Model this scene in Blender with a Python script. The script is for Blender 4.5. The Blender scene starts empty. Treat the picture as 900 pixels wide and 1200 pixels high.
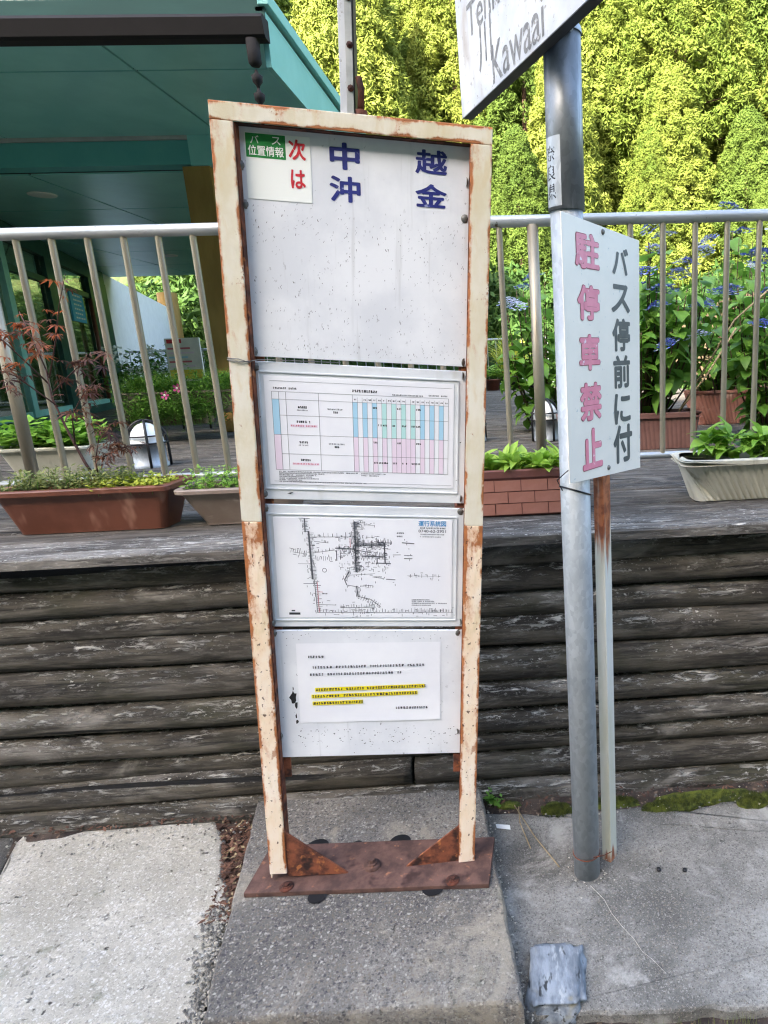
import bpy, math, random
from mathutils import Vector, Matrix, Euler, noise
R = math.radians
rnd = random.Random(7)
scene = bpy.context.scene
col = scene.collection

# ------------------------------------------------------------------ camera
# the photograph is a crop from the left part of a wider picture: a shifted lens
pitch, roll, yaw = R(13.47), R(2.08), R(-3.05)
fw = Vector((0, math.cos(pitch), -math.sin(pitch)))
dn = Vector((0, -math.sin(pitch), -math.cos(pitch)))
rt = Vector((1, 0, 0))
Rz = Matrix.Rotation(yaw, 3, 'Z')
fw, dn, rt = Rz @ fw, Rz @ dn, Rz @ rt
rt, dn = math.cos(roll) * rt + math.sin(roll) * dn, -math.sin(roll) * rt + math.cos(roll) * dn
cam_data = bpy.data.cameras.new('camera')
cam_data.sensor_fit = 'HORIZONTAL'
cam_data.sensor_width = 36
cam_data.lens = 760 / 900 * 36
cam_data.shift_x = (450 - 658) / 900
cam_data.clip_start = 0.05
cam_data.clip_end = 2000
cam = bpy.data.objects.new('camera', cam_data)
mw = Matrix((rt, -dn, -fw)).transposed().to_4x4()
mw.translation = (0, 0, 1.58)
cam.matrix_world = mw
col.objects.link(cam)
scene.camera = cam

# ------------------------------------------------------------------ sky, sun, exposure
to_sun = Vector((-0.50, -0.87, 0)).normalized()
SUN_EL = R(36)
to_sun = Vector((to_sun.x * math.cos(SUN_EL), to_sun.y * math.cos(SUN_EL), math.sin(SUN_EL)))
world = bpy.data.worlds.new('World')
scene.world = world
world.use_nodes = True
wn = world.node_tree
for n in list(wn.nodes):
    wn.nodes.remove(n)
sky = wn.nodes.new('ShaderNodeTexSky')
sky.sky_type = 'NISHITA'
sky.sun_disc = False
sky.sun_elevation = SUN_EL
sky.sun_rotation = math.atan2(to_sun.x, to_sun.y)
sky.air_density = 1.0
sky.dust_density = 3.0
sky.ozone_density = 1.0
bg = wn.nodes.new('ShaderNodeBackground')
bg.inputs['Strength'].default_value = 0.15
wo = wn.nodes.new('ShaderNodeOutputWorld')
wn.links.new(sky.outputs[0], bg.inputs[0])
wn.links.new(bg.outputs[0], wo.inputs[0])
sl = bpy.data.lights.new('sun', 'SUN')
sl.energy = 3.6
sl.angle = R(0.53)
sl.color = (1.0, 0.95, 0.86)
sun = bpy.data.objects.new('sun', sl)
sun.rotation_euler = to_sun.to_track_quat('Z', 'Y').to_euler()
sun.location = (0, 0, 60)
col.objects.link(sun)
scene.view_settings.view_transform = 'Standard'
scene.view_settings.look = 'None'
scene.view_settings.exposure = 2.98
scene.view_settings.use_white_balance = True
scene.view_settings.white_balance_temperature = 6800
scene.view_settings.white_balance_tint = 10
scene.view_settings.gamma = 1
scene.view_settings.use_curve_mapping = False
scene.cycles.use_denoising = True
scene.cycles.denoising_prefilter = 'ACCURATE'
scene.cycles.sample_clamp_indirect = 4
scene.cycles.filter_width = 1.2
scene.cycles.max_bounces = 10
scene.cycles.transparent_max_bounces = 8

# ------------------------------------------------------------------ materials
def rgb(h):
    if isinstance(h, str):
        v = [int(h[i:i + 2], 16) / 255 for i in (0, 2, 4)]
        return tuple(c / 12.92 if c <= .04045 else ((c + .055) / 1.055) ** 2.4 for c in v) + (1,)
    return tuple(h) + (1,) if len(h) == 3 else tuple(h)

class NT:
    def __init__(s, name):
        s.m = bpy.data.materials.new(name)
        s.m.use_nodes = True
        s.t = s.m.node_tree
        s.p = s.t.nodes['Principled BSDF']
        s.tc = s.t.nodes.new('ShaderNodeTexCoord')
    def n(s, typ, **kw):
        x = s.t.nodes.new('ShaderNode' + typ)
        for k, v in kw.items():
            setattr(x, k, v)
        return x
    def l(s, a, b):
        s.t.links.new(a, b)
    def map(s, stretch=(1, 1, 1), src='Object'):
        mp = s.n('Mapping')
        mp.inputs['Scale'].default_value = stretch
        s.l(s.vec if getattr(s, 'vec', None) is not None and src == 'Object' else s.tc.outputs[src], mp.inputs[0])
        return mp.outputs[0]
    def individual(s):
        """shift the pattern so that no two objects with this material look alike"""
        oi = s.n('ObjectInfo'); vm = s.n('VectorMath', operation='MULTIPLY_ADD')
        s.l(oi.outputs['Random'], vm.inputs[0]); vm.inputs[1].default_value = (91, 57, 73)
        s.l(s.tc.outputs['Object'], vm.inputs[2]); s.vec = vm.outputs[0]
    def noise(s, scale, stretch=(1, 1, 1), detail=6, rough=.6, dist=0, src='Object'):
        x = s.n('TexNoise')
        x.inputs['Scale'].default_value = scale
        x.inputs['Detail'].default_value = detail
        x.inputs['Roughness'].default_value = rough
        x.inputs['Distortion'].default_value = dist
        s.l(s.map(stretch, src), x.inputs['Vector'])
        return x.outputs[0]
    def vor(s, scale, stretch=(1, 1, 1), feature='F1', out='Distance'):
        x = s.n('TexVoronoi')
        x.feature = feature
        x.inputs['Scale'].default_value = scale
        s.l(s.map(stretch), x.inputs['Vector'])
        return x.outputs[out]
    def rng(s, v, a, b, c=0., d=1.):
        x = s.n('MapRange')
        x.clamp = True
        x.interpolation_type = 'SMOOTHSTEP'
        for i, q in enumerate((a, b, c, d)):
            x.inputs[i + 1].default_value = q
        s.l(v, x.inputs[0])
        return x.outputs[0]
    def mix(s, f, a, b):
        x = s.n('Mix')
        x.data_type = 'RGBA'
        if hasattr(f, 'node'):
            s.l(f, x.inputs[0])
        else:
            x.inputs[0].default_value = f
        for q, k in ((a, 6), (b, 7)):
            if hasattr(q, 'node'):
                s.l(q, x.inputs[k])
            else:
                x.inputs[k].default_value = rgb(q)
        return x.outputs[2]
    def math(s, op, a, b=0.):
        x = s.n('Math', operation=op)
        for q, k in ((a, 0), (b, 1)):
            if hasattr(q, 'node'):
                s.l(q, x.inputs[k])
            else:
                x.inputs[k].default_value = q
        return x.outputs[0]
    def axis(s, k, src='Object'):
        x = s.n('SeparateXYZ')
        s.l(s.tc.outputs[src], x.inputs[0])
        return x.outputs[k]
    def color(s, c):
        if hasattr(c, 'node'):
            s.l(c, s.p.inputs['Base Color'])
        else:
            s.p.inputs['Base Color'].default_value = rgb(c)
    def bump(s, v, strength=.3, dist=.01):
        b = s.n('Bump')
        b.inputs['Strength'].default_value = strength
        b.inputs['Distance'].default_value = dist
        s.l(v, b.inputs['Height'])
        s.l(b.outputs[0], s.p.inputs['Normal'])
    def rough(s, v):
        if hasattr(v, 'node'):
            s.l(v, s.p.inputs['Roughness'])
        else:
            s.p.inputs['Roughness'].default_value = v

def simple(name, c1, c2=None, scale=12, rough=.6, metal=0, bump=.15, stretch=(1, 1, 1), lo=.35, hi=.65, dist=.005,
           spots=()):
    t = NT(name)
    nz = t.noise(scale, stretch)
    c = t.mix(t.rng(nz, lo, hi), c1, c2 or c1)
    for (sc, sscale, a, b, sst) in spots:
        c = t.mix(t.rng(t.noise(sscale, sst, detail=3), a, b), c, sc)
    t.color(c)
    t.rough(rough)
    t.p.inputs['Metallic'].default_value = metal
    if bump:
        t.bump(t.noise(scale * 3, stretch), bump, dist)
    return t.m

MT = {}

def mat_concrete(name, dark, light, palette, ascale, amount, grit=.6, bump=.7, moss=0.0, stain=None):
    """cast concrete: cement mottling, broken aggregate cells of several colours, pits and stains"""
    t = NT(name)
    wob = t.n('TexNoise'); wob.inputs['Scale'].default_value = ascale * 1.1; wob.inputs['Detail'].default_value = 2
    t.l(t.tc.outputs['Object'], wob.inputs['Vector'])
    vm = t.n('VectorMath', operation='MULTIPLY_ADD')
    t.l(wob.outputs['Color'], vm.inputs[0])
    vm.inputs[1].default_value = (1.1 / ascale,) * 3
    t.l(t.tc.outputs['Object'], vm.inputs[2])
    vo = t.n('TexVoronoi'); vo.inputs['Scale'].default_value = ascale
    t.l(vm.outputs[0], vo.inputs['Vector'])
    vo2 = t.n('TexVoronoi'); vo2.inputs['Scale'].default_value = ascale * 2.3
    t.l(vm.outputs[0], vo2.inputs['Vector'])
    sep = t.n('SeparateXYZ'); t.l(vo.outputs['Color'], sep.inputs[0])
    sep2 = t.n('SeparateXYZ'); t.l(vo2.outputs['Color'], sep2.inputs[0])
    c = t.mix(t.rng(t.noise(2.4, detail=6, rough=.65), .35, .68), dark, light)
    fine = t.noise(85, detail=7, rough=.8)
    c = t.mix(t.rng(fine, .40, .64, 0, grit), c, dark)
    for i, (p, lo) in enumerate(palette):
        k = t.rng(sep.outputs[i % 3], lo, lo + .03)
        k = t.math('MULTIPLY', k, t.rng(vo.outputs['Distance'], .62, .42))
        c = t.mix(t.math('MULTIPLY', k, amount), c, p)
        k2 = t.math('MULTIPLY', t.rng(sep2.outputs[(i + 1) % 3], lo + .02, lo + .05), t.rng(vo2.outputs['Distance'], .6, .4))
        c = t.mix(t.math('MULTIPLY', k2, amount * .9), c, p)
    pit = t.math('MULTIPLY', t.rng(t.noise(38, detail=3, rough=.6), .64, .72), t.rng(t.noise(5, detail=2), .42, .6))
    c = t.mix(t.math('MULTIPLY', pit, .75), c, '3b3833')
    c = t.mix(t.rng(t.noise(6, detail=7, rough=.7, dist=.8), .54, .74, 0, .55), c, dark)
    if moss:
        c = t.mix(t.math('MULTIPLY', t.rng(t.noise(4.5, detail=6, rough=.7), .60, .72), moss), c, '5d6240')
    if stain:
        c = t.mix(t.rng(t.noise(4.2, detail=7, rough=.72, dist=.5), .52, .66, 0, .65), c, stain)
    c = t.mix(t.rng(t.noise(1.7, (1, 2.2, 1), detail=7, rough=.75, dist=1.0), .655, .672, 0, .0 if stain is None else .5), c, '3a3733')
    t.color(c)
    t.rough(.92)
    h = t.math('ADD', t.math('MULTIPLY', fine, 1.0), t.math('MULTIPLY', sep2.outputs[0], .35))
    h = t.math('SUBTRACT', h, t.math('MULTIPLY', pit, 1.2))
    t.bump(h, bump, .006)
    return t.m

MT['pavement'] = mat_concrete('grey_pavement', '5d5c57', 'a19f98', (('a3a099', .80), ('3f3e3c', .82), ('8d8576', .86)), 210, .6, .6, .8, 0, 'b3b1aa')
MT['slab'] = mat_concrete('pale_concrete', 'b9b4a5', 'eae4d6', (('f7f5ef', .74), ('86837a', .87), ('b3ad9d', .84)), 120, .55, .7, 1.5, .55)
MT['slab_dark'] = mat_concrete('old_concrete', '4a4945', '66645e', (('84817a', .80), ('33322f', .8), ('6d685d', .86)), 180, .6)
MT['block'] = mat_concrete('exposed_aggregate', '605d58', '908b82', (('a39e94', .74), ('34333a', .74), ('7d7263', .80), ('b5b1a6', .93)), 130, .65, .6, 1.1, .25, 'a49b89')

def mat_dirt():
    t = NT('dirt')
    c = t.mix(t.rng(t.noise(14), .35, .65), '2a2320', '4b4038')
    c = t.mix(t.rng(t.noise(70, detail=3), .55, .68), c, '756455')
    t.color(c); t.rough(1); t.bump(t.noise(60), .8, .02)
    return t.m
MT['dirt'] = mat_dirt()

def mat_log(name, dark, mid, grey, pale, pale_amt=1.0, moss=.5):
    """old timber lying along x: dark grain, grey weathering, flaking pale lichen on the upper side"""
    t = NT(name)
    t.individual()
    c = t.mix(t.rng(t.noise(26, (.12, 1, 1), detail=8, rough=.7), .38, .66), dark, mid)
    c = t.mix(t.rng(t.noise(7, (.35, 1, 1), detail=7, dist=.8), .50, .70, 0, .75), c, grey)
    c = t.mix(t.rng(t.noise(3.0, detail=4), .50, .7, 0, moss), c, '33351c')
    grain = t.noise(75, (.05, 1, 1), detail=8, rough=.75)
    nrm = t.n('NewGeometry')
    sep = t.n('SeparateXYZ')
    t.l(nrm.outputs['Normal'], sep.inputs[0])
    up = t.rng(sep.outputs[2], -.25, .6, .08, 1)
    zone = t.rng(t.noise(2.3, (.7, 1, 2), detail=3), .36, .54)
    fl = t.math('MULTIPLY', t.rng(t.noise(62, (.20, 1, 1), detail=9, rough=.8, dist=.5), .522, .585), zone)
    sp = t.math('MULTIPLY', t.rng(t.noise(95, (.6, 1, 1), detail=4), .60, .66), t.rng(t.noise(5, detail=2), .46, .60))
    f2 = t.math('MULTIPLY', t.math('MAXIMUM', fl, sp), up)
    c = t.mix(t.math('MULTIPLY', f2, .95 * pale_amt), c, pale)
    c = t.mix(t.rng(grain, .53, .64, 0, .8), c, '0e0c0a')
    crack = t.rng(t.noise(11, (.05, 1, 1.4), detail=3, rough=.5, dist=.3), .655, .685)
    c = t.mix(crack, c, '080706')
    t.color(c); t.rough(.92)
    h = t.math('ADD', t.math('MULTIPLY', grain, -.8), t.math('MULTIPLY', f2, .5))
    t.bump(t.math('SUBTRACT', h, crack), .9, .014)
    return t.m
MT['log'] = mat_log('weathered_log', '2a2620', '615b50', '969087', 'd6d2c9', .9)
MT['cap'] = mat_log('weathered_cap_board', '4a4640', '78726a', '9c968c', 'e2ddd3', .9, .15)
MT['plank'] = mat_log('weathered_deck_plank', '423d37', '6b655d', '8c867c', 'b8b2a8', .5, .1)

def mat_frame(name, paint, paint2, rust_amt, edge=.0235, dots=False, ax=0):
    t = NT(name)
    c = t.mix(t.rng(t.noise(9, (1, 1, .5)), .35, .65), paint, paint2)
    c = t.mix(t.rng(t.noise(30, (1, 1, .35), detail=5), .52, .68, 0, .5), c, 'cdb98c')
    ex = t.math('ABSOLUTE', t.axis(ax))
    rustn = t.noise(16, (1, 1, .5), detail=6, rough=.7)
    e = t.math('ADD', t.math('MULTIPLY', t.rng(ex, edge - .011, edge, 0, .26), t.rng(t.noise(7, detail=4), .36, .62, .15, 1.25)), rustn)
    e = t.math('ADD', e, t.rng(t.axis(2), .70, .86, 0, .07))
    m = t.rng(e, .70 - rust_amt, .76 - rust_amt)
    rc = t.mix(t.rng(t.noise(45, detail=5), .4, .6), '4a2114', 'a5602d')
    c = t.mix(t.math('MULTIPLY', m, .95), c, rc)
    stk = t.rng(t.noise(30, (1, 1, .07) if ax == 0 else (.5, 1, 1), detail=5), .60, .72, 0, .55)
    c = t.mix(stk, c, 'b98a55')
    pt = t.rng(t.noise(15, detail=7, rough=.75), .605, .65, 0, .9)
    c = t.mix(pt, c, rc)
    halo = t.rng(e, .60 - rust_amt, .74 - rust_amt, 0, .6)
    c = t.mix(halo, c, 'b9713d')
    if dots:
        d = t.rng(t.noise(95, (1, 1, .7), detail=2), .64, .70)
        c = t.mix(t.math('MULTIPLY', d, .9), c, '4c2a1c')
        d = t.math('MULTIPLY', t.rng(t.noise(34, (1, 1, .6), detail=4), .60, .68), .7)
        c = t.mix(d, c, 'a5673c')
    t.color(c); t.rough(.65)
    t.bump(t.math('ADD', t.noise(60), t.math('MULTIPLY', m, -.8)), .35, .004)
    return t.m
MT['frame'] = mat_frame('rusting_cream_paint', 'ded9ca', 'cfc5a8', .035)
MT['frame_low'] = mat_frame('rusting_peach_paint', 'f0e3d2', 'e9d0b0', .07, dots=True)
MT['frame_top'] = mat_frame('rusting_cream_top_paint', 'ded9ca', 'cfc5a8', .06, edge=.018, ax=2)
MT['rust'] = simple('rust', '4a2a20', '8a4f35', 22, .9, 0, .5, spots=[('a8683c', 35, .58, .7, (1, 1, 1)), ('2c1a16', 14, .56, .7, (1, 1, 1))])
MT['rust_dark'] = simple('dark_rust', '2a1712', '5c3020', 25, .9, 0, .4)
MT['plate'] = simple('rusty_red_oxide', '432f29', '664a40', 14, .85, 0, .5, spots=[('95664a', 30, .6, .75, (1, 1, 1)), ('36211c', 12, .54, .70, (1, 1, 1))])

def mat_panel():
    t = NT('weathered_white_panel')
    c = t.mix(t.rng(t.noise(5), .35, .65), 'd6dae0', 'e6e9ed')
    sp = t.rng(t.noise(75, (1, 1, .55), detail=3, rough=.7), .63, .69)
    reg = t.rng(t.noise(7, detail=3), .42, .62)
    c = t.mix(t.math('MULTIPLY', t.math('MULTIPLY', sp, reg), .75), c, '7d7e82')
    st = t.rng(t.noise(40, (1, 1, .06), detail=4), .58, .72, 0, .25)
    c = t.mix(st, c, '9d9f9e')
    t.color(c); t.rough(.45); t.bump(t.noise(90), .08, .002)
    return t.m
MT['panel'] = mat_panel()
MT['acrylic'] = simple('clear_cover_edge', 'dfe3e6', 'cfd5da', 8, .25, 0, .05, spots=[('b7b9b4', 12, .6, .75, (1, 1, .3))])
MT['paper'] = simple('paper', 'e4e6ec', 'eceef2', 5, .7, 0, 0)
MT['ink'] = simple('black_ink', '2b2d33', None, 5, .7, 0, 0)
MT['ink_grey'] = simple('grey_ink', '5a5e66', None, 5, .7, 0, 0)
MT['fleck_grey'] = simple('grey_fleck', 'a9abb0', None, 5, .7, 0, 0)
MT['ink_navy'] = simple('navy_letters', '16206a', '1d2a7c', 30, .5, 0, 0, spots=[('8d94b8', 60, .66, .72, (1, 1, 1))])
MT['ink_red'] = simple('red_letters', 'c8202f', 'b8283a', 20, .5, 0, 0)
MT['ink_blue'] = simple('blue_print', '3f8fc6', None, 20, .6, 0, 0)
MT['cell_blue'] = simple('blue_cell', 'a4cfe6', None, 20, .7, 0, 0)
MT['cell_green'] = simple('green_cell', 'b3ddda', None, 20, .7, 0, 0)
MT['cell_pink'] = simple('pink_cell', 'e3d3e2', None, 20, .7, 0, 0)
MT['ink_pinkred'] = simple('faint_red_print', 'c76a78', None, 20, .7, 0, 0)
MT['highlight'] = simple('yellow_highlight', 'efe01a', 'e0d000', 20, .6, 0, 0)
MT['green_sticker'] = simple('green_sticker', '0f7a35', '128a3f', 20, .45, 0, 0)
MT['white_print'] = simple('white_print', 'eef2ee', None, 20, .5, 0, 0)
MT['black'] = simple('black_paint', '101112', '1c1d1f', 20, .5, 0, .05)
MT['steel'] = simple('steel_screw', '5f5f5c', '86857f', 60, .45, .25, .1, spots=[('6b4a35', 40, .58, .7, (1, 1, 1))])

def mat_galv(name, a, b, c3, rough=.45, metal=.55):
    t = NT(name)
    c = t.mix(t.rng(t.vor(95, (1, 1, .6), out='Color'), -.3, 1.3), a, b)
    c = t.mix(t.rng(t.noise(7, (1, 1, .5)), .45, .7, 0, .6), c, c3)
    c = t.mix(t.rng(t.noise(22, (1, 1, .12), detail=5), .6, .76, 0, .4), c, 'd8dad8')
    t.color(c); t.rough(rough); t.p.inputs['Metallic'].default_value = metal
    t.bump(t.noise(40), .08, .003)
    return t.m
MT['galv'] = mat_galv('galvanised_steel', '9aa2a8', 'b9c1c6', '8a9298', .5, .3)
MT['galv_dark'] = mat_galv('dull_grey_steel', '70767a', '858b8f', '5f6569', .4, .35)
MT['rail'] = simple('brushed_aluminium_rail', 'a9adae', 'bfc2c2', 20, .42, .5, .1, stretch=(.2, 1, 1), spots=[('5d5147', 30, .66, .74, (1, 1, 1))])
MT['baluster'] = simple('anodised_baluster', '8f8776', 'a59c88', 20, .4, .5, .08, stretch=(1, 1, .2))

def mat_strip():
    t = NT('white_post_rust_streak')
    c = t.mix(t.rng(t.noise(10, (1, 1, .2)), .35, .65), 'd8d8d0', 'c6c6b4')
    z = t.axis(2)
    ramp = t.rng(z, .75, 1.25, 0, .38)
    ramp2 = t.rng(z, .1, .0, 0, .3)
    e = t.math('ADD', t.math('ADD', ramp, ramp2), t.noise(30, (1, 1, .05), detail=5))
    c = t.mix(t.rng(e, .68, .80), c, t.mix(t.rng(t.noise(40), .4, .6), '7d452b', 'a8653f'))
    t.color(c); t.rough(.5)
    return t.m
MT['strip'] = mat_strip()
MT['sign_white'] = simple('white_sign_face', 'efe9dd', 'e8e3d7', 6, .4, 0, .03, spots=[('c2c6c2', 50, .66, .74, (1, 1, 1))])
MT['sign_old'] = simple('grimy_reflective_white', 'b4b9c0', 'cfd2d5', 5, .45, 0, .05, spots=[('a49d98', 9, .5, .72, (1, 1, .5)), ('8a8580', 70, .62, .72, (1, 1, 1))])
MT['sign_pink'] = simple('faded_pink_letters', 'e78fa2', 'de8296', 25, .5, 0, .05, spots=[('f0dbe2', 45, .64, .7, (1, 1, 1))])
MT['sign_pink_edge'] = simple('dark_pink_edge', 'a3545f', None, 25, .6, 0, 0)
MT['sign_grey'] = simple('faded_black_letters', '4b504f', '565b5a', 30, .5, 0, 0)
MT['sign_fade'] = simple('faded_grey_letters', '5c5d60', '7d7d7e', 40, .5, 0, 0, spots=[('b4b4b4', 60, .56, .66, (1, 1, 1))])
MT['tie'] = simple('black_cable_tie', '15151a', None, 20, .4, 0, 0)
MT['teal_dark'] = simple('dark_teal_fascia', '1d4642', '25524d', 4, .8, 0, .05, stretch=(.2, 1, 1))
MT['teal'] = simple('teal_soffit', '86cac3', '92d4cc', 3, .28, 0, .04)
MT['teal_light'] = simple('pale_teal_verge', '78bdb5', '84c6be', 3, .45, 0, .04)
MT['teal_deep'] = simple('deep_teal_beam', '56a5a2', '60aea9', 3, .45, 0, .04)
MT['gutter'] = simple('brown_black_gutter', '0e0b0c', '131011', 8, .85, 0, .05)
MT['white_trim'] = simple('grey_white_trim', 'b2b4b2', 'a3a6a4', 8, .6, 0, .03)
MT['ochre'] = simple('ochre_column', '94733a', 'a78446', 8, .6, 0, .06, stretch=(1, 1, .3))
MT['white_wall'] = simple('white_plaster', 'eceae4', 'f2f0ea', 6, .8, 0, .06)
MT['door_green'] = simple('dark_green_door_frame', '123e38', '1b4c45', 8, .4, 0, .02)
MT['door_teal'] = simple('teal_door_frame', '7fc0b6', '8ccac0', 8, .4, 0, .02)
MT['brown_bar'] = simple('brown_door_bar', '5e3324', '704030', 20, .5, 0, .05)
MT['warm_wood'] = simple('warm_wood', 'a8743a', 'c08c48', 8, .5, 0, .05, stretch=(1, 1, .2))
MT['blue_sign'] = simple('blue_notice', '42b0e0', '4ab8e6', 10, .5, 0, 0)
MT['lamp_disc'] = simple('frosted_downlight', 'd9ddd6', None, 10, .4, 0, 0)
def mat_glass(name, tint, rough=.02):
    t = NT(name)
    t.p.inputs['Base Color'].default_value = rgb(tint)
    t.p.inputs['Transmission Weight'].default_value = 1
    t.p.inputs['Roughness'].default_value = rough
    t.p.inputs['IOR'].default_value = 1.9
    return t.m
MT['glass'] = mat_glass('window_glass', 'c9cdb5')
MT['lamp_glass'] = simple('opal_glass', 'eef0ee', 'e2e5e4', 6, .2, 0, 0)
MT['terracotta'] = simple('terracotta_plastic', '643a2b', '754737', 7, .42, 0, .06, spots=[('a97d6b', 9, .6, .76, (1, 1, .4))])
MT['terracotta_pale'] = simple('pale_terracotta', '966455', 'a57365', 7, .6, 0, .06, spots=[('c4a294', 9, .58, .72, (1, 1, 1))])
MT['planter_brown'] = simple('brown_plastic', '684740', '77554c', 7, .6, 0, .06)
MT['planter_beige'] = simple('beige_plastic', '85756a', '94857a', 7, .6, 0, .06, spots=[('bcae9f', 20, .6, .7, (.3, 1, 1))])
MT['planter_grey'] = simple('grey_brown_plastic', '5c544c', '6b6259', 7, .6, 0, .06)
MT['planter_cream'] = simple('cream_plastic', 'b9b6a4', 'c8c5b4', 8, .6, 0, .06, spots=[('8f8b78', 14, .6, .74, (1, 1, .3))])
MT['brick'] = simple('brick_red_plastic', 'a26a58', 'ad7664', 14, .65, 0, .1)
MT['mortar'] = simple('brick_joint', '6d4036', '744840', 14, .7, 0, .1)
MT['soil'] = simple('potting_soil', '221a14', '3a2c22', 40, 1, 0, .6)
MT['brown_wood'] = simple('old_brown_wood', '5b4a36', '76634a', 10, .8, 0, .2, stretch=(1, 1, .2))

def mat_leaf(name, c1, c2, vein=None, trans=.35, scale=3, rough=.45, spec=.4, var=.5):
    t = NT(name)
    oi = t.n('ObjectInfo')
    nz = t.noise(scale, detail=3)
    f = t.math('ADD', t.math('MULTIPLY', oi.outputs['Random'], var), t.math('MULTIPLY', t.rng(nz, .3, .7), 1 - var))
    c = t.mix(f, c1, c2)
    t.color(c); t.rough(rough)
    t.p.inputs['Specular IOR Level'].default_value = spec
    tr = t.n('BsdfTranslucent')
    t.l(c, tr.inputs[0])
    mx = t.n('MixShader')
    mx.inputs[0].default_value = trans
    t.l(t.p.outputs[0], mx.inputs[1])
    t.l(tr.outputs[0], mx.inputs[2])
    t.l(mx.outputs[0], t.t.nodes['Material Output'].inputs[0])
    return t.m
MT['cedar'] = mat_leaf('cedar_foliage', '4e6424', '868f40', trans=.18, scale=.5, rough=.7, spec=.12, var=.5)
MT['cedar_green'] = mat_leaf('green_cedar_foliage', '3f5420', '667934', trans=.18, scale=.5, rough=.7, spec=.12, var=.5)
MT['cedar_dark'] = mat_leaf('dark_foliage', '2f4a1f', '4c6a2c', trans=.2, scale=.8, rough=.6, spec=.2)
MT['bark'] = simple('cedar_bark', '4a352a', '6a5040', 4, .9, 0, .4, stretch=(1, 1, .15))
MT['hosta'] = mat_leaf('hosta_leaf', '8ab03c', 'bddb66', trans=.35, scale=14)
MT['primula'] = mat_leaf('bright_green_leaf', '6fa038', 'a9cc5c', trans=.35, scale=14)
MT['hydrangea'] = mat_leaf('hydrangea_leaf', '568430', '88b44e', trans=.4, scale=10)
MT['green_plain'] = mat_leaf('mid_green_leaf', '47762b', '72a045', trans=.3, scale=10)
MT['lime'] = mat_leaf('lime_leaf', '98a830', 'c6cb58', trans=.3, scale=12)
MT['weed'] = mat_leaf('grey_green_leaf', '6c7a45', 'a6a862', trans=.3, scale=12)
MT['maple'] = mat_leaf('red_maple_leaf', '43292a', '80543a', trans=.4, scale=8, var=.8)
MT['maple_orange'] = mat_leaf('orange_maple_leaf', '8f4a2c', 'b8683c', trans=.45, scale=8)
MT['grass'] = mat_leaf('grass', '5f7a2c', '93a04a', trans=.3, scale=6)
MT['moss'] = simple('moss', '2f3a12', '5b6420', 40, 1, 0, .8, dist=.01)
MT['stem'] = simple('brown_stem', '4a3a2a', '5f4c38', 30, .8, 0, .2)
MT['maple_stem'] = simple('dark_red_stem', '3c2622', '55362e', 30, .7, 0, .2)
MT['petal_blue'] = mat_leaf('blue_petal', '34449a', '6678c8', trans=.3, scale=30)
MT['petal_pale'] = mat_leaf('pale_petal', 'aab4d8', 'd5daea', trans=.3, scale=30)
MT['petal_pink'] = mat_leaf('pink_petal', 'b03a78', 'd5609a', trans=.3, scale=30)
MT['petal_white'] = mat_leaf('white_petal', 'd8dcd0', 'eceee4', trans=.3, scale=30)
MT['poster'] = simple('white_poster', 'dadad6', 'e6e6e2', 10, .6, 0, 0)
MT['yellow'] = simple('yellow_print', 'd9c24a', None, 10, .6, 0, 0)
MT['hill'] = simple('hillside_undergrowth', '2c3a1a', '46502a', 1.2, 1, 0, .5, spots=[('5a4a34', 2.2, .58, .7, (1, 1, 1))])
MT['stone'] = simple('blue_grey_stone', '626a72', '8b949c', 26, .95, 0, .8, stretch=(1, .35, 1), lo=.35, hi=.6, spots=[('969da1', 50, .57, .66, (1, .3, 1)), ('33383c', 45, .58, .68, (1, .3, 1)), ('8b8468', 8, .6, .7, (1, 1, 1))])
MT['litter'] = simple('dead_leaf', '3d2a22', '6a4a3a', 20, .9, 0, .2)
MT['twig'] = simple('dry_twig', 'a89878', '8a7a5c', 20, .9, 0, .1)
MT['lichen_white'] = simple('white_scrap', 'dfe2e0', None, 10, .7, 0, 0)

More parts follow.
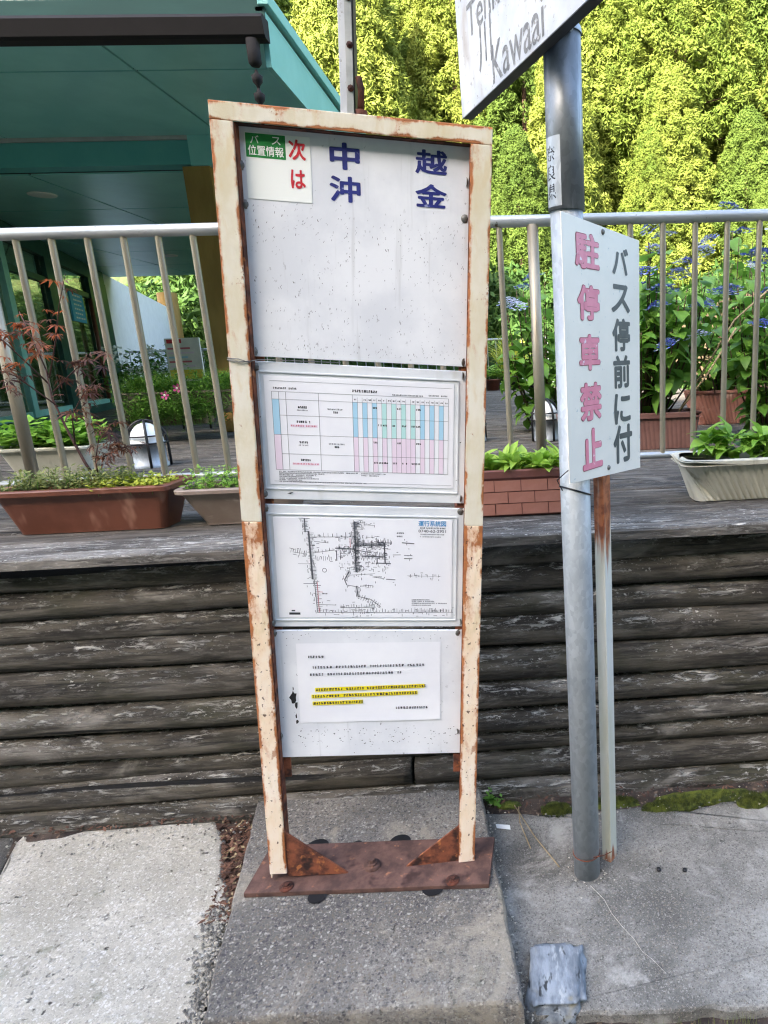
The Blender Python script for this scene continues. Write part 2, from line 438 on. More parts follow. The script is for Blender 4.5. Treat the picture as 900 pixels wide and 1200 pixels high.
# ------------------------------------------------------------------ mesh building
class MB:
    def __init__(s):
        s.v = []; s.f = []; s.mi = []; s.sm = []
    def add(s, vs, fs, mi=0, smooth=False, M=None):
        b = len(s.v)
        if M is not None:
            vs = [M @ Vector(q) for q in vs]
        s.v += [tuple(q) for q in vs]
        for f in fs:
            s.f.append([b + i for i in f]); s.mi.append(mi); s.sm.append(smooth)
        return s
    def box(s, a, b, mi=0, M=None):
        (x0, y0, z0), (x1, y1, z1) = a, b
        v = [(x0, y0, z0), (x1, y0, z0), (x1, y1, z0), (x0, y1, z0), (x0, y0, z1), (x1, y0, z1), (x1, y1, z1), (x0, y1, z1)]
        return s.add(v, [(0, 3, 2, 1), (4, 5, 6, 7), (0, 1, 5, 4), (1, 2, 6, 5), (2, 3, 7, 6), (3, 0, 4, 7)], mi, False, M)
    def quad(s, x0, z0, x1, z1, y, mi=0, M=None):       # faces -y
        return s.add([(x0, y, z0), (x1, y, z0), (x1, y, z1), (x0, y, z1)], [(0, 1, 2, 3)], mi, False, M)
    def tube(s, pts, r, seg=8, mi=0, cap=True, smooth=True):
        pts = [Vector(p) for p in pts]
        rs = r if isinstance(r, (list, tuple)) else [r] * len(pts)
        vs = []; n = len(pts)
        up = None
        for i, p in enumerate(pts):
            d = (pts[min(i + 1, n - 1)] - pts[max(i - 1, 0)]).normalized()
            a = d.cross(Vector((0, 0, 1)))
            if a.length < .05:
                a = d.cross(Vector((1, 0, 0)))
            a.normalize()
            if up is not None and a.dot(up) < 0:
                a = -a
            up = a
            b = d.cross(a)
            for k in range(seg):
                t = 2 * math.pi * k / seg
                vs.append(p + (a * math.cos(t) + b * math.sin(t)) * rs[i])
        fs = []
        for i in range(n - 1):
            for k in range(seg):
                k2 = (k + 1) % seg
                fs.append((i * seg + k, i * seg + k2, (i + 1) * seg + k2, (i + 1) * seg + k))
        s.add(vs, fs, mi, smooth)
        if cap:
            b = len(s.v) - len(vs)
            s.f.append([b + k for k in range(seg)][::-1]); s.mi.append(mi); s.sm.append(False)
            s.f.append([b + (n - 1) * seg + k for k in range(seg)]); s.mi.append(mi); s.sm.append(False)
        return s
    def lathe(s, prof, seg=24, mi=0, M=None, smooth=True):
        vs = []; fs = []
        for r, z in prof:
            for k in range(seg):
                t = 2 * math.pi * k / seg
                vs.append((r * math.cos(t), r * math.sin(t), z))
        for i in range(len(prof) - 1):
            for k in range(seg):
                k2 = (k + 1) % seg
                fs.append((i * seg + k, i * seg + k2, (i + 1) * seg + k2, (i + 1) * seg + k))
        return s.add(vs, fs, mi, smooth, M)
    def prism(s, poly, z0, z1, mi=0, M=None):
        n = len(poly)
        vs = [(x, y, z0) for x, y in poly] + [(x, y, z1) for x, y in poly]
        fs = [tuple(range(n))[::-1], tuple(range(n, 2 * n))] + [(i, (i + 1) % n, n + (i + 1) % n, n + i) for i in range(n)]
        return s.add(vs, fs, mi, False, M)
    def mesh(s, name, mats):
        me = bpy.data.meshes.new(name)
        me.from_pydata(s.v, [], s.f)
        for m in (mats if isinstance(mats, (list, tuple)) else [mats]):
            me.materials.append(MT[m] if isinstance(m, str) else m)
        me.polygons.foreach_set('material_index', s.mi)
        me.polygons.foreach_set('use_smooth', s.sm)
        me.update()
        return me
    def build(s, name, mats, parent=None, loc=None, rot=None, bev=0, world=True, kind=None, label=None):
        """vertices are in world coordinates when world, and are moved to the object's own origin"""
        me = s.mesh(name, mats)
        o = bpy.data.objects.new(name, me)
        col.objects.link(o)
        if parent is not None:
            o.parent = parent
        base = Vector(parent.location) if (parent is not None and world) else Vector((0, 0, 0))
        if world and parent is not None and parent.parent is not None:
            base = base + Vector(parent.parent.location)
        if loc is not None:
            loc = Vector(loc)
            me.transform(Matrix.Translation(-loc))
            o.location = loc - base
        else:
            if base.length:
                me.transform(Matrix.Translation(-base))
        if rot is not None:
            o.rotation_euler = rot
        if bev:
            m = o.modifiers.new('bevel', 'BEVEL'); m.width = bev; m.segments = 2; m.limit_method = 'ANGLE'
        if kind:
            o['kind'] = kind
        if label:
            o['label'] = label
        return o

def thing(name, label, cat, loc=(0, 0, 0), rot=None, group=None):
    o = bpy.data.objects.new(name, None)
    o.empty_display_size = .1
    col.objects.link(o)
    o.location = loc
    if rot:
        o.rotation_euler = rot
    o['label'] = label; o['category'] = cat
    if group:
        o['group'] = group
    return o

def tag(o, label, cat, group=None):
    o['label'] = label; o['category'] = cat
    if group:
        o['group'] = group
    return o

def share(name, me, parent, loc, rot=(0, 0, 0), sc=1.0, label=None):
    o = bpy.data.objects.new(name, me)
    col.objects.link(o)
    o.parent = parent
    o.location = loc
    o.rotation_euler = rot
    o.scale = (sc, sc, sc) if isinstance(sc, (int, float)) else sc
    if label:
        o['label'] = label
    return o

# ------------------------------------------------------------------ lettering
_tc = {}
def glyphs(s, bold=0.0):
    """outline of a text as a flat mesh in the xy plane: (verts, faces), cached"""
    k = (s, bold)
    if k in _tc:
        return _tc[k]
    cu = bpy.data.curves.new('lettering', 'FONT')
    cu.body = s
    cu.resolution_u = 3
    cu.offset = bold
    o = bpy.data.objects.new('lettering', cu)
    col.objects.link(o)
    bpy.context.view_layer.update()
    me = o.to_mesh()
    vs = [v.co.copy() for v in me.vertices]
    fs = [tuple(p.vertices) for p in me.polygons]
    o.to_mesh_clear()
    bpy.data.objects.remove(o)
    bpy.data.curves.remove(cu)
    _tc[k] = (vs, fs)
    return vs, fs

def letters(mb, s, x0, z0, x1, z1, y, mi=0, bold=0.0, M=None, slant=0.0):
    """fit the text into the box x0..x1, z0..z1 on a plane facing -y; bold strokes are
    thickened by laying shifted copies, each a hair in front of the last"""
    vs, fs = glyphs(s)
    ax = min(v.x for v in vs); bx = max(v.x for v in vs)
    ay = min(v.y for v in vs); by = max(v.y for v in vs)
    b = bold * (by - ay)
    sh = [(0, 0)] if b <= 0 else [(b * math.cos(k * math.pi / 4), b * math.sin(k * math.pi / 4)) for k in range(8)] + [(0, 0)]
    bu = b
    for k, (dx, dy) in enumerate(sh):
        out = []
        for v in vs:
            u = (v.x + dx - ax + bu) / (bx - ax + 2 * bu); w = (v.y + dy - ay + bu) / (by - ay + 2 * bu)
            out.append((x0 + u * (x1 - x0) + slant * w, y - k * 1.5e-5, z0 + w * (z1 - z0)))
        mb.add(out, fs, mi, False, M)

def microtext(mb, x0, x1, z, h, y, mi, r, gap=.18, slope=0.0):
    """lines too small to read in the photograph: rows of tiny ink marks"""
    x = x0
    while x < x1:
        w = h * r.uniform(.55, 1.0)
        if r.random() > .06:
            zz = z + slope * (x - x0)
            for k in range(2):
                a = x + r.uniform(0, .25) * w; b = zz + k * h * .5 + r.uniform(0, .1) * h
                mb.quad(a, b, a + w * r.uniform(.55, .9), b + h * r.uniform(.3, .48), y, mi)
            mb.quad(x + w * .38, zz, x + w * .55, zz + h, y, mi)
        x += w + h * gap

# ------------------------------------------------------------------ terrain and paving
def smooth(a, b, x):
    t = max(0, min(1, (x - a) / (b - a)))
    return t * t * (3 - 2 * t)

def ground_h(x, y):
    if y < -5:  # unseen slope behind the camera, added and shaped to keep sun off the foreground
        return -.12 + min((-5 - y) * 1.35, 34) + 1.2 * noise.noise((x * .1, y * .1, 0)) * smooth(-5, -12, y)
    if y < 2.3:
        return -.12
    if y < 24:
        return .2 - .6 * smooth(13, 20, y)
    s = .70 * (1 - .72 * smooth(-.46, -.60, x / y))
    return -.4 + min((y - 24) * s, 75) + 1.5 * noise.noise((x * .07, y * .07, 3)) * smooth(24, 34, y)

mb = MB()
xs = [-120 + 4 * i for i in range(61)]
ys = [-60, -50, -42, -36, -32, -28, -24, -20, -16, -12, -9, -7, -5, -2, 0, 2.25, 2.35, 4, 8, 12, 15, 17, 20, 23, 26, 30, 34, 38, 42, 47, 52, 58, 65, 75, 90, 110, 140]
vs = [(x, y, ground_h(x, y)) for y in ys for x in xs]
nx = len(xs)
fs = [(j * nx + i, j * nx + i + 1, (j + 1) * nx + i + 1, (j + 1) * nx + i) for j in range(len(ys) - 1) for i in range(nx - 1)]
mb.add(vs, fs, 0, True)
mb.build('hillside', 'hill', kind='structure')  # forest hill ahead, plus the added sun-blocking slope behind the camera

mb = MB()   # road surface in front of the pavement
mb.add([(-30, -5.5, -.10), (30, -5.5, -.10), (30, 1.6, -.10), (-30, 1.6, -.10)], [(0, 1, 2, 3)])
mb.build('road', 'slab_dark', kind='structure')

def ragged(poly, step=.03, amp=.006, seed=0):
    out = []
    n = len(poly)
    for i in range(n):
        a = Vector(poly[i]); b = Vector(poly[(i + 1) % n])
        k = max(1, int((b - a).length / step))
        d = (b - a).normalized(); nn = Vector((-d.y, d.x))
        for j in range(k):
            p = a.lerp(b, j / k)
            q = nn * amp * (noise.noise((p.x * 12, p.y * 12, seed)) + .6 * noise.noise((p.x * 45, p.y * 45, seed)))
            out.append((p.x + q.x, p.y + q.y))
    return out

def slab(name, mat, poly, z0, ztop, amp=.006, seed=0, relief=.004, chip=.008):
    """a cast slab with ragged edges and an uneven top: rings inset from the edge"""
    pl = ragged(poly, .025, amp, seed)
    cx = sum(p[0] for p in pl) / len(pl); cy = sum(p[1] for p in pl) / len(pl)
    rings = [(1.0, z0), (1.0, ztop - chip), (1 - chip * 1.2, ztop)] + [(t, ztop) for t in (.96, .9, .82, .74, .66, .58, .5, .42, .34, .26, .18, .1)]
    vs = []
    for t, z in rings:
        for (x, y) in pl:
            X = cx + (x - cx) * t; Y = cy + (y - cy) * t
            zz = z(X, Y) if callable(z) else z
            if z is not z0:
                zz += relief * (noise.noise((X * 3.1, Y * 3.1, seed)) + .5 * noise.noise((X * 11, Y * 11, seed)))
            vs.append((X, Y, zz))
    n = len(pl)
    fs = []
    for i in range(len(rings) - 1):
        for k in range(n):
            k2 = (k + 1) % n
            fs.append((i * n + k, i * n + k2, (i + 1) * n + k2, (i + 1) * n + k))
    fs.append(tuple((len(rings) - 1) * n + k for k in range(n)))
    m = MB().add(vs, fs, 0, False)
    for i in range(len(m.sm)):
        m.sm[i] = i >= 2 * n
    return m.build(name, mat, kind='structure')

m = MB()
gx = [-6 + .12 * i for i in range(90)]; gy = [1.2 + .1 * i for i in range(12)]
vs = [(x, y, -.035 + .02 * noise.noise((x * 6, y * 6, 1)) + .06 * smooth(1.8, 2.2, y)) for y in gy for x in gx]
m.add(vs, [(j * 90 + i, j * 90 + i + 1, (j + 1) * 90 + i + 1, (j + 1) * 90 + i) for j in range(11) for i in range(89)], 0, True)
m.build('dirt_strip', 'dirt', kind='structure')
slab('pavement', 'pavement', [(-.22, 1.265), (.04, 1.27), (.5, 1.245), (1.2, 1.22), (4, 1.2), (4, 1.93), (1.4, 1.955), (.78, 1.965), (.66, 2.0), (.5, 1.955), (.33, 2.0), (.1, 1.99), (-.05, 2.0), (-.25, 2.03)], -.12, 0, .010, 3)
slab('concrete_slab', 'slab', [(-2.35, .55), (-.72, .55), (-.80, 1.1), (-.88, 1.33), (-.93, 1.52), (-.955, 1.70), (-1.05, 1.86), (-1.10, 1.98), (-1.19, 2.12), (-1.5, 2.14), (-1.80, 2.15), (-1.84, 2.10), (-1.74, 1.84), (-1.95, 1.3)], -.12, .01, .016, 5, .006, .012)
slab('old_slab', 'slab_dark', [(-4.5, 1.0), (-1.98, 1.2), (-1.765, 1.84), (-1.87, 2.12), (-4.5, 2.14)], -.12, .004, .01, 9)

# concrete foot block under the bus stop sign
m = MB()
blk = ragged([(-.822, 1.250), (-.063, 1.228), (-.215, 2.035), (-1.0, 2.05)], .03, .006, 4)
def blk_build():
    pl = blk; cx = -.5; cy = 1.5; n = len(pl)
    rings = [(1.01, -.12), (1.004, .0), (1.0, .08), (.992, .093), (.975, .10)] + [(t, .10) for t in (.94, .86, .78, .7, .6, .5, .4, .3, .2, .1)]
    vs = []
    for i, (t, z) in enumerate(rings):
        for (x, y) in pl:
            X = cx + (x - cx) * t; Y = cy + (y - cy) * t
            vs.append((X, Y, z + (0 if i == 0 else .002 * noise.noise((X * 8, Y * 8, 2)) + .003 * noise.noise((X * 40, Y * 40, 2)))))
    fs = [(i * n + k, i * n + (k + 1) % n, (i + 1) * n + (k + 1) % n, (i + 1) * n + k) for i in range(len(rings) - 1) for k in range(n)]
    fs.append(tuple((len(rings) - 1) * n + k for k in range(n)))
    return MB().add(vs, fs, 0, False)
o = blk_build().build('concrete_block', 'block', loc=(-.5, 1.5, 0))
blk_o = o
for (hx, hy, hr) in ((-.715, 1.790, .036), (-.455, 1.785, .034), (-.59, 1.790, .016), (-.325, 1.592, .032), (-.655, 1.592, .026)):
    MB().lathe([(hr, .1040), (hr * .9, .1036), (0, .1034)], 20).build('hole_shade_disc', 'black', blk_o, world=False).location = (hx + .5, hy - 1.5, 0)  # flat black discs painting the shade of cast holes, nothing is recessed
tag(o, 'exposed aggregate concrete block the rusty sign foot is bolted to', 'concrete block')

# ------------------------------------------------------------------ bus stop sign
FR = Euler((0.0508, 0.0865, 0.0592))
bs = thing('bus_stop_sign', 'tall rusting cream bus stop sign with four white notice panels', 'bus stop sign', (-.507, 1.656, .104), FR)
W2, HH, T, TT = .2942, 2.005, .047, .036
def loc_part(mbx, name, mats, **kw):
    return mbx.build(name, mats, bs, world=False, **kw)
SPLIT = 1.09
for s in (-1, 1):
    cx = s * (W2 - T / 2)
    top_end = HH - TT
    up = MB().box((cx - T / 2, 0, SPLIT), (cx + T / 2, .005, top_end))
    up.box((cx + s * (T / 2 - .005), .0052, SPLIT), (cx + s * T / 2, .042, top_end))
    loc_part(up, 'upright', 'frame', loc=(cx, 0, SPLIT), bev=.0015)
    lo = MB().box((cx - T / 2, -.001, 0.02), (cx + T / 2, .005, SPLIT - .0005))
    lo.box((cx + s * (T / 2 - .005), .0052, 0.0), (cx + s * T / 2, .042, SPLIT - .0005))
    loc_part(lo, 'upright_foot', 'frame_low', loc=(cx, 0, 0), bev=.0015, label='lower part of the upright with peeling peach paint and rust spots')
    # the inner rusty return and the back strip the panels are screwed to
    rv = MB().box((s * (W2 - T) - s * .0005 - .002, .0055, .012), (s * (W2 - T) - s * .0005 + .002, .036, top_end))
    loc_part(rv, 'inner_web', 'rust', loc=(s * (W2 - T), 0, 0))
    x0, x1 = sorted((s * .226, s * .246))
    loc_part(MB().box((x0, .0335, .325), (x1, .0385, top_end)), 'panel_strip', 'rust', bev=.001)
tb = MB().box((-W2, 0, HH - TT + .0005), (W2, .005, HH)).box((-W2, .0052, HH - .005), (W2, .042, HH))
loc_part(tb, 'top_bar', 'frame_top', bev=.0015, loc=(0, 0, HH - TT / 2))
loc_part(MB().box((-.246, .0055, HH - TT - .002), (.246, .036, HH - TT + .0003)), 'inner_web', 'rust_dark')

# foot plate, gussets and bolts
fp = MB().box((-.352, -.062, -.016), (.352, .128, 0.0))
fpo = fp.build('foot_plate', 'plate', bs, world=False, bev=.002)
fpo.rotation_euler = (-.050, -.087, -.10)
fpo.location = (-.006, 0, .011)
for s in (-1, 1):
    x0 = s * .246
    g = MB()
    pts = [(x0, 0.004), (x0, .158), (x0 - s * .17, .004)]
    vs = [(x, .006, z) for x, z in pts] + [(x, .012, z) for x, z in pts]
    fs = [(0, 1, 2), (5, 4, 3), (0, 3, 4, 1), (1, 4, 5, 2), (2, 5, 3, 0)]
    g.add(vs, fs)
    loc_part(g, 'gusset', 'rust')
def bolt(parent, x, y, z, r=.012, mat='rust_dark'):
    m = MB().lathe([(0, .011), (r * .55, .011), (r * .62, .006), (r * .95, .006), (r, .0045), (r, 0)], 6, 0, None, False)
    m.lathe([(0, .0035), (r * 1.5, .0035), (r * 1.55, 0)], 16)
    return m.build('bolt', mat, parent, world=False, loc=None), m
for (x, y, mt) in ((-.235, -.045, 'rust_dark'), (-.005, .022, 'plate'), (.245, -.046, 'rust_dark')):
    o, _ = bolt(fpo, x, y, 0, .013, mt)
    o.location = (x, y, .0)
    if mt == 'plate':
        o.scale = (1.2, 1.2, 2.4)
        o['label'] = 'tall central anchor bolt'
# no holes are cut: black discs on the block paint their shaded scoops
# ---- panels
def screw_mesh():
    return MB().lathe([(0, .0035), (.003, .0035), (.0062, .002), (.0072, 0)], 12).lathe([(0, .0012), (.0095, .0010), (.0098, 0)], 14).mesh('screw', 'steel')
SCREW = screw_mesh()
def panel(name, x0, z0, x1, z1, mat='panel', y=.027, label=None):
    m = MB().box((x0, y, z0), (x1, y + .0055, z1))
    return loc_part(m, name, mat, bev=.0012, label=label)
def screws(p, pts, y=.027):
    for x, z in pts:
        share('screw', SCREW, p, (x, y, z), (math.pi / 2, 0, rnd.uniform(0, 3)))
YP = .0262
p1 = panel('destination_panel', -.2535, 1.487, .2485, 1.9675, label='top panel with place names in navy letters')
screws(p1, [(-.2423, 1.891), (-.2409, 1.8135), (.2376, 1.896), (.2369, 1.819), (-.241, 1.4985), (.238, 1.497)])
m = MB().box((-.2345, .0258, 1.826), (-.099, .0268, 1.969 - .012))
st = m.build('information_sticker', 'white_print', p1, world=False)
m = MB()
m.quad(-.2325, 1.9085, -.1505, 1.9555, .0254, 0)
letters(m, 'バ', -.2225, 1.936, -.2050, 1.9515, .0250, 1, .012)
letters(m, 'ス', -.1785, 1.936, -.1600, 1.9515, .0250, 1, .012)
letters(m, '位置情報', -.2285, 1.9125, -.1545, 1.9325, .0250, 1, .012)
letters(m, '次', -.1445, 1.9095, -.1085, 1.9505, .0250, 2, .028)
letters(m, 'は', -.1425, 1.853, -.1115, 1.891, .0250, 2, .028)
m.build('lettering', ['green_sticker', 'white_print', 'ink_red'], p1, world=False)
m = MB()
letters(m, '中', -.0590, 1.899, .0055, 1.9535, YP, 0, .034)
letters(m, '沖', -.0615, 1.8335, .0055, 1.8865, YP, 0, .030)
m.build('place_name', 'ink_navy', p1, world=False)
m = MB()
letters(m, '越', .1250, 1.905, .1955, 1.9545, YP, 0, .026)
letters(m, '金', .1248, 1.837, .1948, 1.8855, YP, 0, .030)
m.build('place_name', 'ink_navy', p1, world=False)
# scuffed paint flecks on the big white field
m = MB(); r = random.Random(5)
for k in range(520):
    x = r.uniform(-.24, .24); z = r.uniform(1.495, 1.82)
    if r.random() < .3: z = 1.80 - abs(r.gauss(0, .07))
    if r.random() < .15: z = 1.50 + abs(r.gauss(0, .012))
    w = r.uniform(.0005, .0014); h = r.uniform(.001, .0055); t = r.uniform(-.5, .9)
    dx = h * t
    m.add([(x, YP, z), (x + w, YP, z + w * .3), (x + w + dx, YP, z + h), (x + dx, YP, z + h * .9)], [(0, 1, 2, 3)], r.choice((2, 0, 2, 1)))
m.build('paint_fleck', ['ink_grey', 'ink', 'fleck_grey'], p1, world=False, kind='stuff')

p2 = panel('timetable_panel', -.2535, 1.142, .2505, 1.4765, 'acrylic', label='second panel with a colour coded timetable sheet')
screws(p2, [(-.2435, 1.4635), (.2364, 1.4655), (-.2455, 1.1555), (.2368, 1.1545)])
sh = MB().box((-.228, .0255, 1.181), (.216, .0268, 1.444)).build('timetable_sheet', 'paper', p2, world=False)
YS = .0251
m = MB(); r = random.Random(11)
# 0 ink 1 blue 2 green 3 pink 4 red 5 pale line 6 grey
X0, X1, ZT, ZB = -.212, .203, 1.408, 1.218
def line(x0, z0, x1, z1, w=.0007, mi=6, y=YS - .0002):
    if abs(x1 - x0) > abs(z1 - z0):
        m.add([(x0, y, z0 - w / 2), (x1, y, z1 - w / 2), (x1, y, z1 + w / 2), (x0, y, z0 + w / 2)], [(0, 1, 2, 3)], mi)
    else:
        m.add([(x0 - w / 2, y, z0), (x0 + w / 2, y, z0), (x1 + w / 2, y, z1), (x1 - w / 2, y, z1)], [(0, 1, 2, 3)], mi)
zh = ZT - .014
rows = [zh - .004, 1.352, 1.305, 1.258, ZB]
cols = [X0, -.196, -.180, -.105, -.026]
m.quad(X0, rows[2], cols[1], rows[0], YS, 1); m.quad(X0, ZB, cols[1], rows[2], YS, 3)
nc = 20; cw = (X1 - cols[4]) / nc
for k in range(nc):
    x = cols[4] + k * cw
    top = [1, 7, 1, 7, 1, 7, 2, 7, 2, 8, 2, 7, 2, 7, 1, 7, 1, 7, 1, 7][k]
    if top in (1, 2):
        m.quad(x, rows[2], x + cw, rows[0], YS, top)
    if k % 2 == 0 or k in (9, 11):
        m.quad(x, ZB, x + cw, rows[2], YS, 3)
    line(x, ZB, x, ZT - .006, .0006)
    microtext(m, x + cw * .3, x + cw * .75, zh + .001, .0035, YS - .0002, 0, r)
    for (zr, pr_) in ((rows[0] - .014, (4, 9, 13)), (rows[1] - .018, (5, 6, 8, 10, 12, 13)), (rows[2] - .014, (4, 9, 13)), (rows[3] - .018, (4, 5, 6, 8, 10, 12, 13))):
        if k in pr_:
            if zr < rows[3] and k not in (5, 13):
                m.quad(x + .001, zr - .003, x + cw - .001, zr + .008, YS - .0001, 9)
            microtext(m, x + cw * .15, x + cw * .9, zr, .0045, YS - .0003, 0, r, .05)
for z in [ZB, rows[1], rows[2], rows[3], rows[0], ZT]:
    line(cols[1] if z in (rows[1], rows[3]) else X0, z, X1, z, .0007)
for x in cols + [X1]:
    line(x, ZB, x, ZT, .0008)
for zr in (rows[0] - .02, rows[2] - .02):
    microtext(m, -.154, -.134, zr, .0055, YS - .0002, 0, r, .05)
    microtext(m, -.156, -.132, zr - .006, .003, YS - .0002, 6, r)
    microtext(m, -.085, -.050, zr - .001, .0035, YS - .0002, 6, r)
    microtext(m, -.072, -.062, zr - .009, .005, YS - .0002, 0, r, .05)
for zr in (rows[1] - .017, rows[3] - .017):
    microtext(m, -.158, -.130, zr, .0055, YS - .0002, 0, r, .05)
    m.quad(-.173, zr - .0105, -.110, zr - .004, YS - .0001, 9)
    microtext(m, -.172, -.112, zr - .009, .0038, YS - .0002, 4, r)
microtext(m, -.208, -.155, ZT + .006, .0045, YS, 0, r, .08)
microtext(m, -.026, .030, ZT + .006, .0065, YS, 0, r, .12)
microtext(m, .068, .14, ZT + .002, .0035, YS, 6, r)
microtext(m, .155, .20, ZT + .004, .0035, YS, 6, r)
for k in range(7):
    microtext(m, -.206, [-.02, -.10, -.12, -.13, -.115, -.15, .0][k], ZB - .006 - k * .0042, .003, YS, 6, r, .1)
microtext(m, -.01, .05, ZB - .006, .003, YS, 6, r)
microtext(m, -.01, .03, ZB - .011, .003, YS, 6, r)
line(-.215, 1.433, .212, 1.433, .0006, 6)
line(-.218, 1.189, .212, 1.189, .0006, 6)
m.build('timetable_print', ['ink', 'cell_blue', 'cell_green', 'cell_pink', 'ink_pinkred', 'paper', 'ink_grey', 'paper', 'cell_pink', MT['cell_pink']], p2, world=False)
m = MB()    # the raised edge of the clear cover and a few dead insects under it
for a, b in (((-.240, .0243, 1.452), (.228, .0268, 1.4545)), ((-.240, .0243, 1.168), (.228, .0268, 1.1705)), ((-.240, .0243, 1.171), (-.2378, .0268, 1.4515)), ((.2258, .0243, 1.171), (.228, .0268, 1.4515))):
    m.box(a, b)
m.build('cover_rim', 'acrylic', p2, world=False)
m = MB()
for (x, z, w, h) in ((-.243, 1.345, .004, .004), (.231, 1.300, .005, .003), (.222, 1.203, .009, .002), (-.190, 1.158, .016, .004), (.226, 1.333, .002, .003)):
    m.add([(x, .0252, z), (x + w * .5, .0248, z - h * .4), (x + w, .0252, z + h), (x + w * .4, .0245, z + h * .6)], [(0, 1, 2, 3)])
m.build('cover_dirt', 'ink', p2, world=False, kind='stuff')

p3 = panel('route_map_panel', -.2515, .7945, .2505, 1.1285, 'acrylic', label='third panel with a printed bus route map')
screws(p3, [(-.2435, 1.1185), (.2375, 1.1205), (-.2426, .806), (.2371, .8085)])
MB().box((-.228, .0255, .822), (.216, .0268, 1.096)).build('route_map_sheet', 'paper', p3, world=False)
m = MB()
def toL(px, py):   # position on the route map, from a drawing 900 wide and 567 high, to the sheet
    return (-.2515 + (px - 55) / (848 - 55) * .502, 1.1285 - (py - 42) / (525 - 42) * .334)
def rl(a, b, w=.0013, mi=0):
    (x0, z0), (x1, z1) = toL(*a), toL(*b)
    d = Vector((x1 - x0, z1 - z0)); L = d.length
    if L < 1e-6: return
    n = Vector((-d.y, d.x)) / L * w / 2
    m.add([(x0 - n.x, YS, z0 - n.y), (x1 - n.x, YS, z1 - n.y), (x1 + n.x, YS, z1 + n.y), (x0 + n.x, YS, z0 + n.y)], [(0, 1, 2, 3)], mi)
r = random.Random(3)
def ticks(a, b, n, L=10, both=False, mi=0):
    d = Vector((b[0] - a[0], b[1] - a[1])); nn = Vector((-d.y, d.x)).normalized()
    for i in range(n):
        p = Vector(a) + d * ((i + .5) / n); q = nn * L * r.uniform(.4, 1.2)
        rl(p, p - q, .0008 if r.random() < .65 else .0015, mi)
        if both: rl(p, p + q * r.uniform(.3, 1), .0009, mi)
        if r.random() < .35:
            e_ = p + q * r.uniform(-1.6, 1.6); u_ = d.normalized() * r.uniform(3, 8)
            rl(e_ - u_, e_ + u_, .0012, mi)
MAP = [((212, 92), (212, 145), 3.0), ((225, 140), (232, 330), 4.5), ((238, 330), (245, 465), 1.6), ((190, 92), (232, 92), 1.2),
       ((235, 163), (400, 160), 1.2), ((245, 180), (300, 185), 1.2), ((240, 225), (325, 212), 1.2), ((160, 222), (215, 230), 1.0),
       ((405, 100), (405, 300), 3.0), ((398, 105), (445, 105), 1.2), ((445, 100), (445, 118), 1.2), ((398, 122), (440, 122), 1.0), ((440, 112), (480, 114), 1.0),
       ((325, 205), (400, 208), 2.4), ((330, 215), (330, 255), 2.2), ((345, 212), (345, 250), 1.6), ((400, 192), (520, 190), 3.0), ((430, 235), (520, 237), 2.6),
       ((520, 180), (522, 262), 3.2), ((490, 240), (490, 262), 2.6), ((485, 262), (545, 264), 2.6), ((490, 180), (550, 182), 1.6), ((400, 210), (470, 222), 2.0),
       ((378, 295), (358, 330), 2.4), ((358, 330), (366, 352), 2.4), ((366, 352), (405, 358), 1.4), ((375, 312), (480, 305), .8), ((405, 355), (410, 398), 2.2),
       ((410, 398), (460, 410), 1.6), ((460, 410), (500, 440), 1.6), ((430, 355), (470, 352), 1.0), ((245, 465), (800, 463), 1.2), ((250, 432), (320, 434), 1.2), ((335, 445), (480, 442), 1.4),
       ((470, 318), (515, 325), 1.0), ((525, 327), (562, 329), 2.0), ((590, 180), (640, 183), 2.4), ((598, 230), (632, 230), 1.4), ((598, 243), (632, 243), 2.2), ((553, 229), (585, 228), 1.2),
       ((610, 312), (750, 315), .5), ((195, 347), (238, 347), 1.4), ((178, 268), (232, 268), .8)]
for a, b, w in MAP:
    rl(a, b, w * .0010)
for a, b, n, L, bo in (((212, 95), (212, 145), 8, 14, True), ((228, 145), (232, 330), 34, 16, True), ((240, 335), (245, 460), 16, 20, False), ((240, 163), (395, 160), 9, 16, False),
                   ((405, 105), (405, 300), 60, 18, True), ((330, 208), (400, 208), 14, 14, True), ((402, 190), (520, 190), 34, 18, True), ((430, 236), (520, 238), 16, 16, True), ((522, 182), (522, 262), 9, 12, True),
                   ((250, 463), (800, 462), 46, 14, False), ((335, 445), (480, 442), 14, 14, False), ((240, 225), (325, 212), 6, 12, False), ((245, 248), (312, 246), 9, 12, True), ((405, 355), (410, 398), 9, 12, True),
                   ((378, 298), (358, 332), 8, 12, True), ((410, 398), (500, 440), 10, 14, True), ((430, 355), (475, 360), 5, 12, True), ((612, 315), (750, 315), 6, 12, True), ((490, 182), (550, 182), 6, 16, True), ((398, 105), (445, 105), 7, 9, False), ((398, 120), (440, 122), 7, 12, False), ((640, 462), (800, 462), 14, 18, False), ((150, 215), (215, 230), 8, 14, True)):
    ticks(a, b, n, L, bo)
for a, b, w in MAP:
    d_ = Vector((b[0] - a[0], b[1] - a[1])); L_ = d_.length
    for k in range(int(L_ / 13)):
        p_ = Vector(a) + d_ * r.random() + Vector((r.gauss(0, 9), r.gauss(0, 9)))
        if r.random() < .6: rl(p_, p_ + Vector((0, r.uniform(4, 11))), .0012)
        else: rl(p_, p_ + Vector((r.uniform(4, 12), 0)), .0012)
rl((249, 340), (252, 465), .0016, 2); rl((385, 165), (385, 200), .0014, 2); rl((252, 380), (270, 381), .0012, 2)
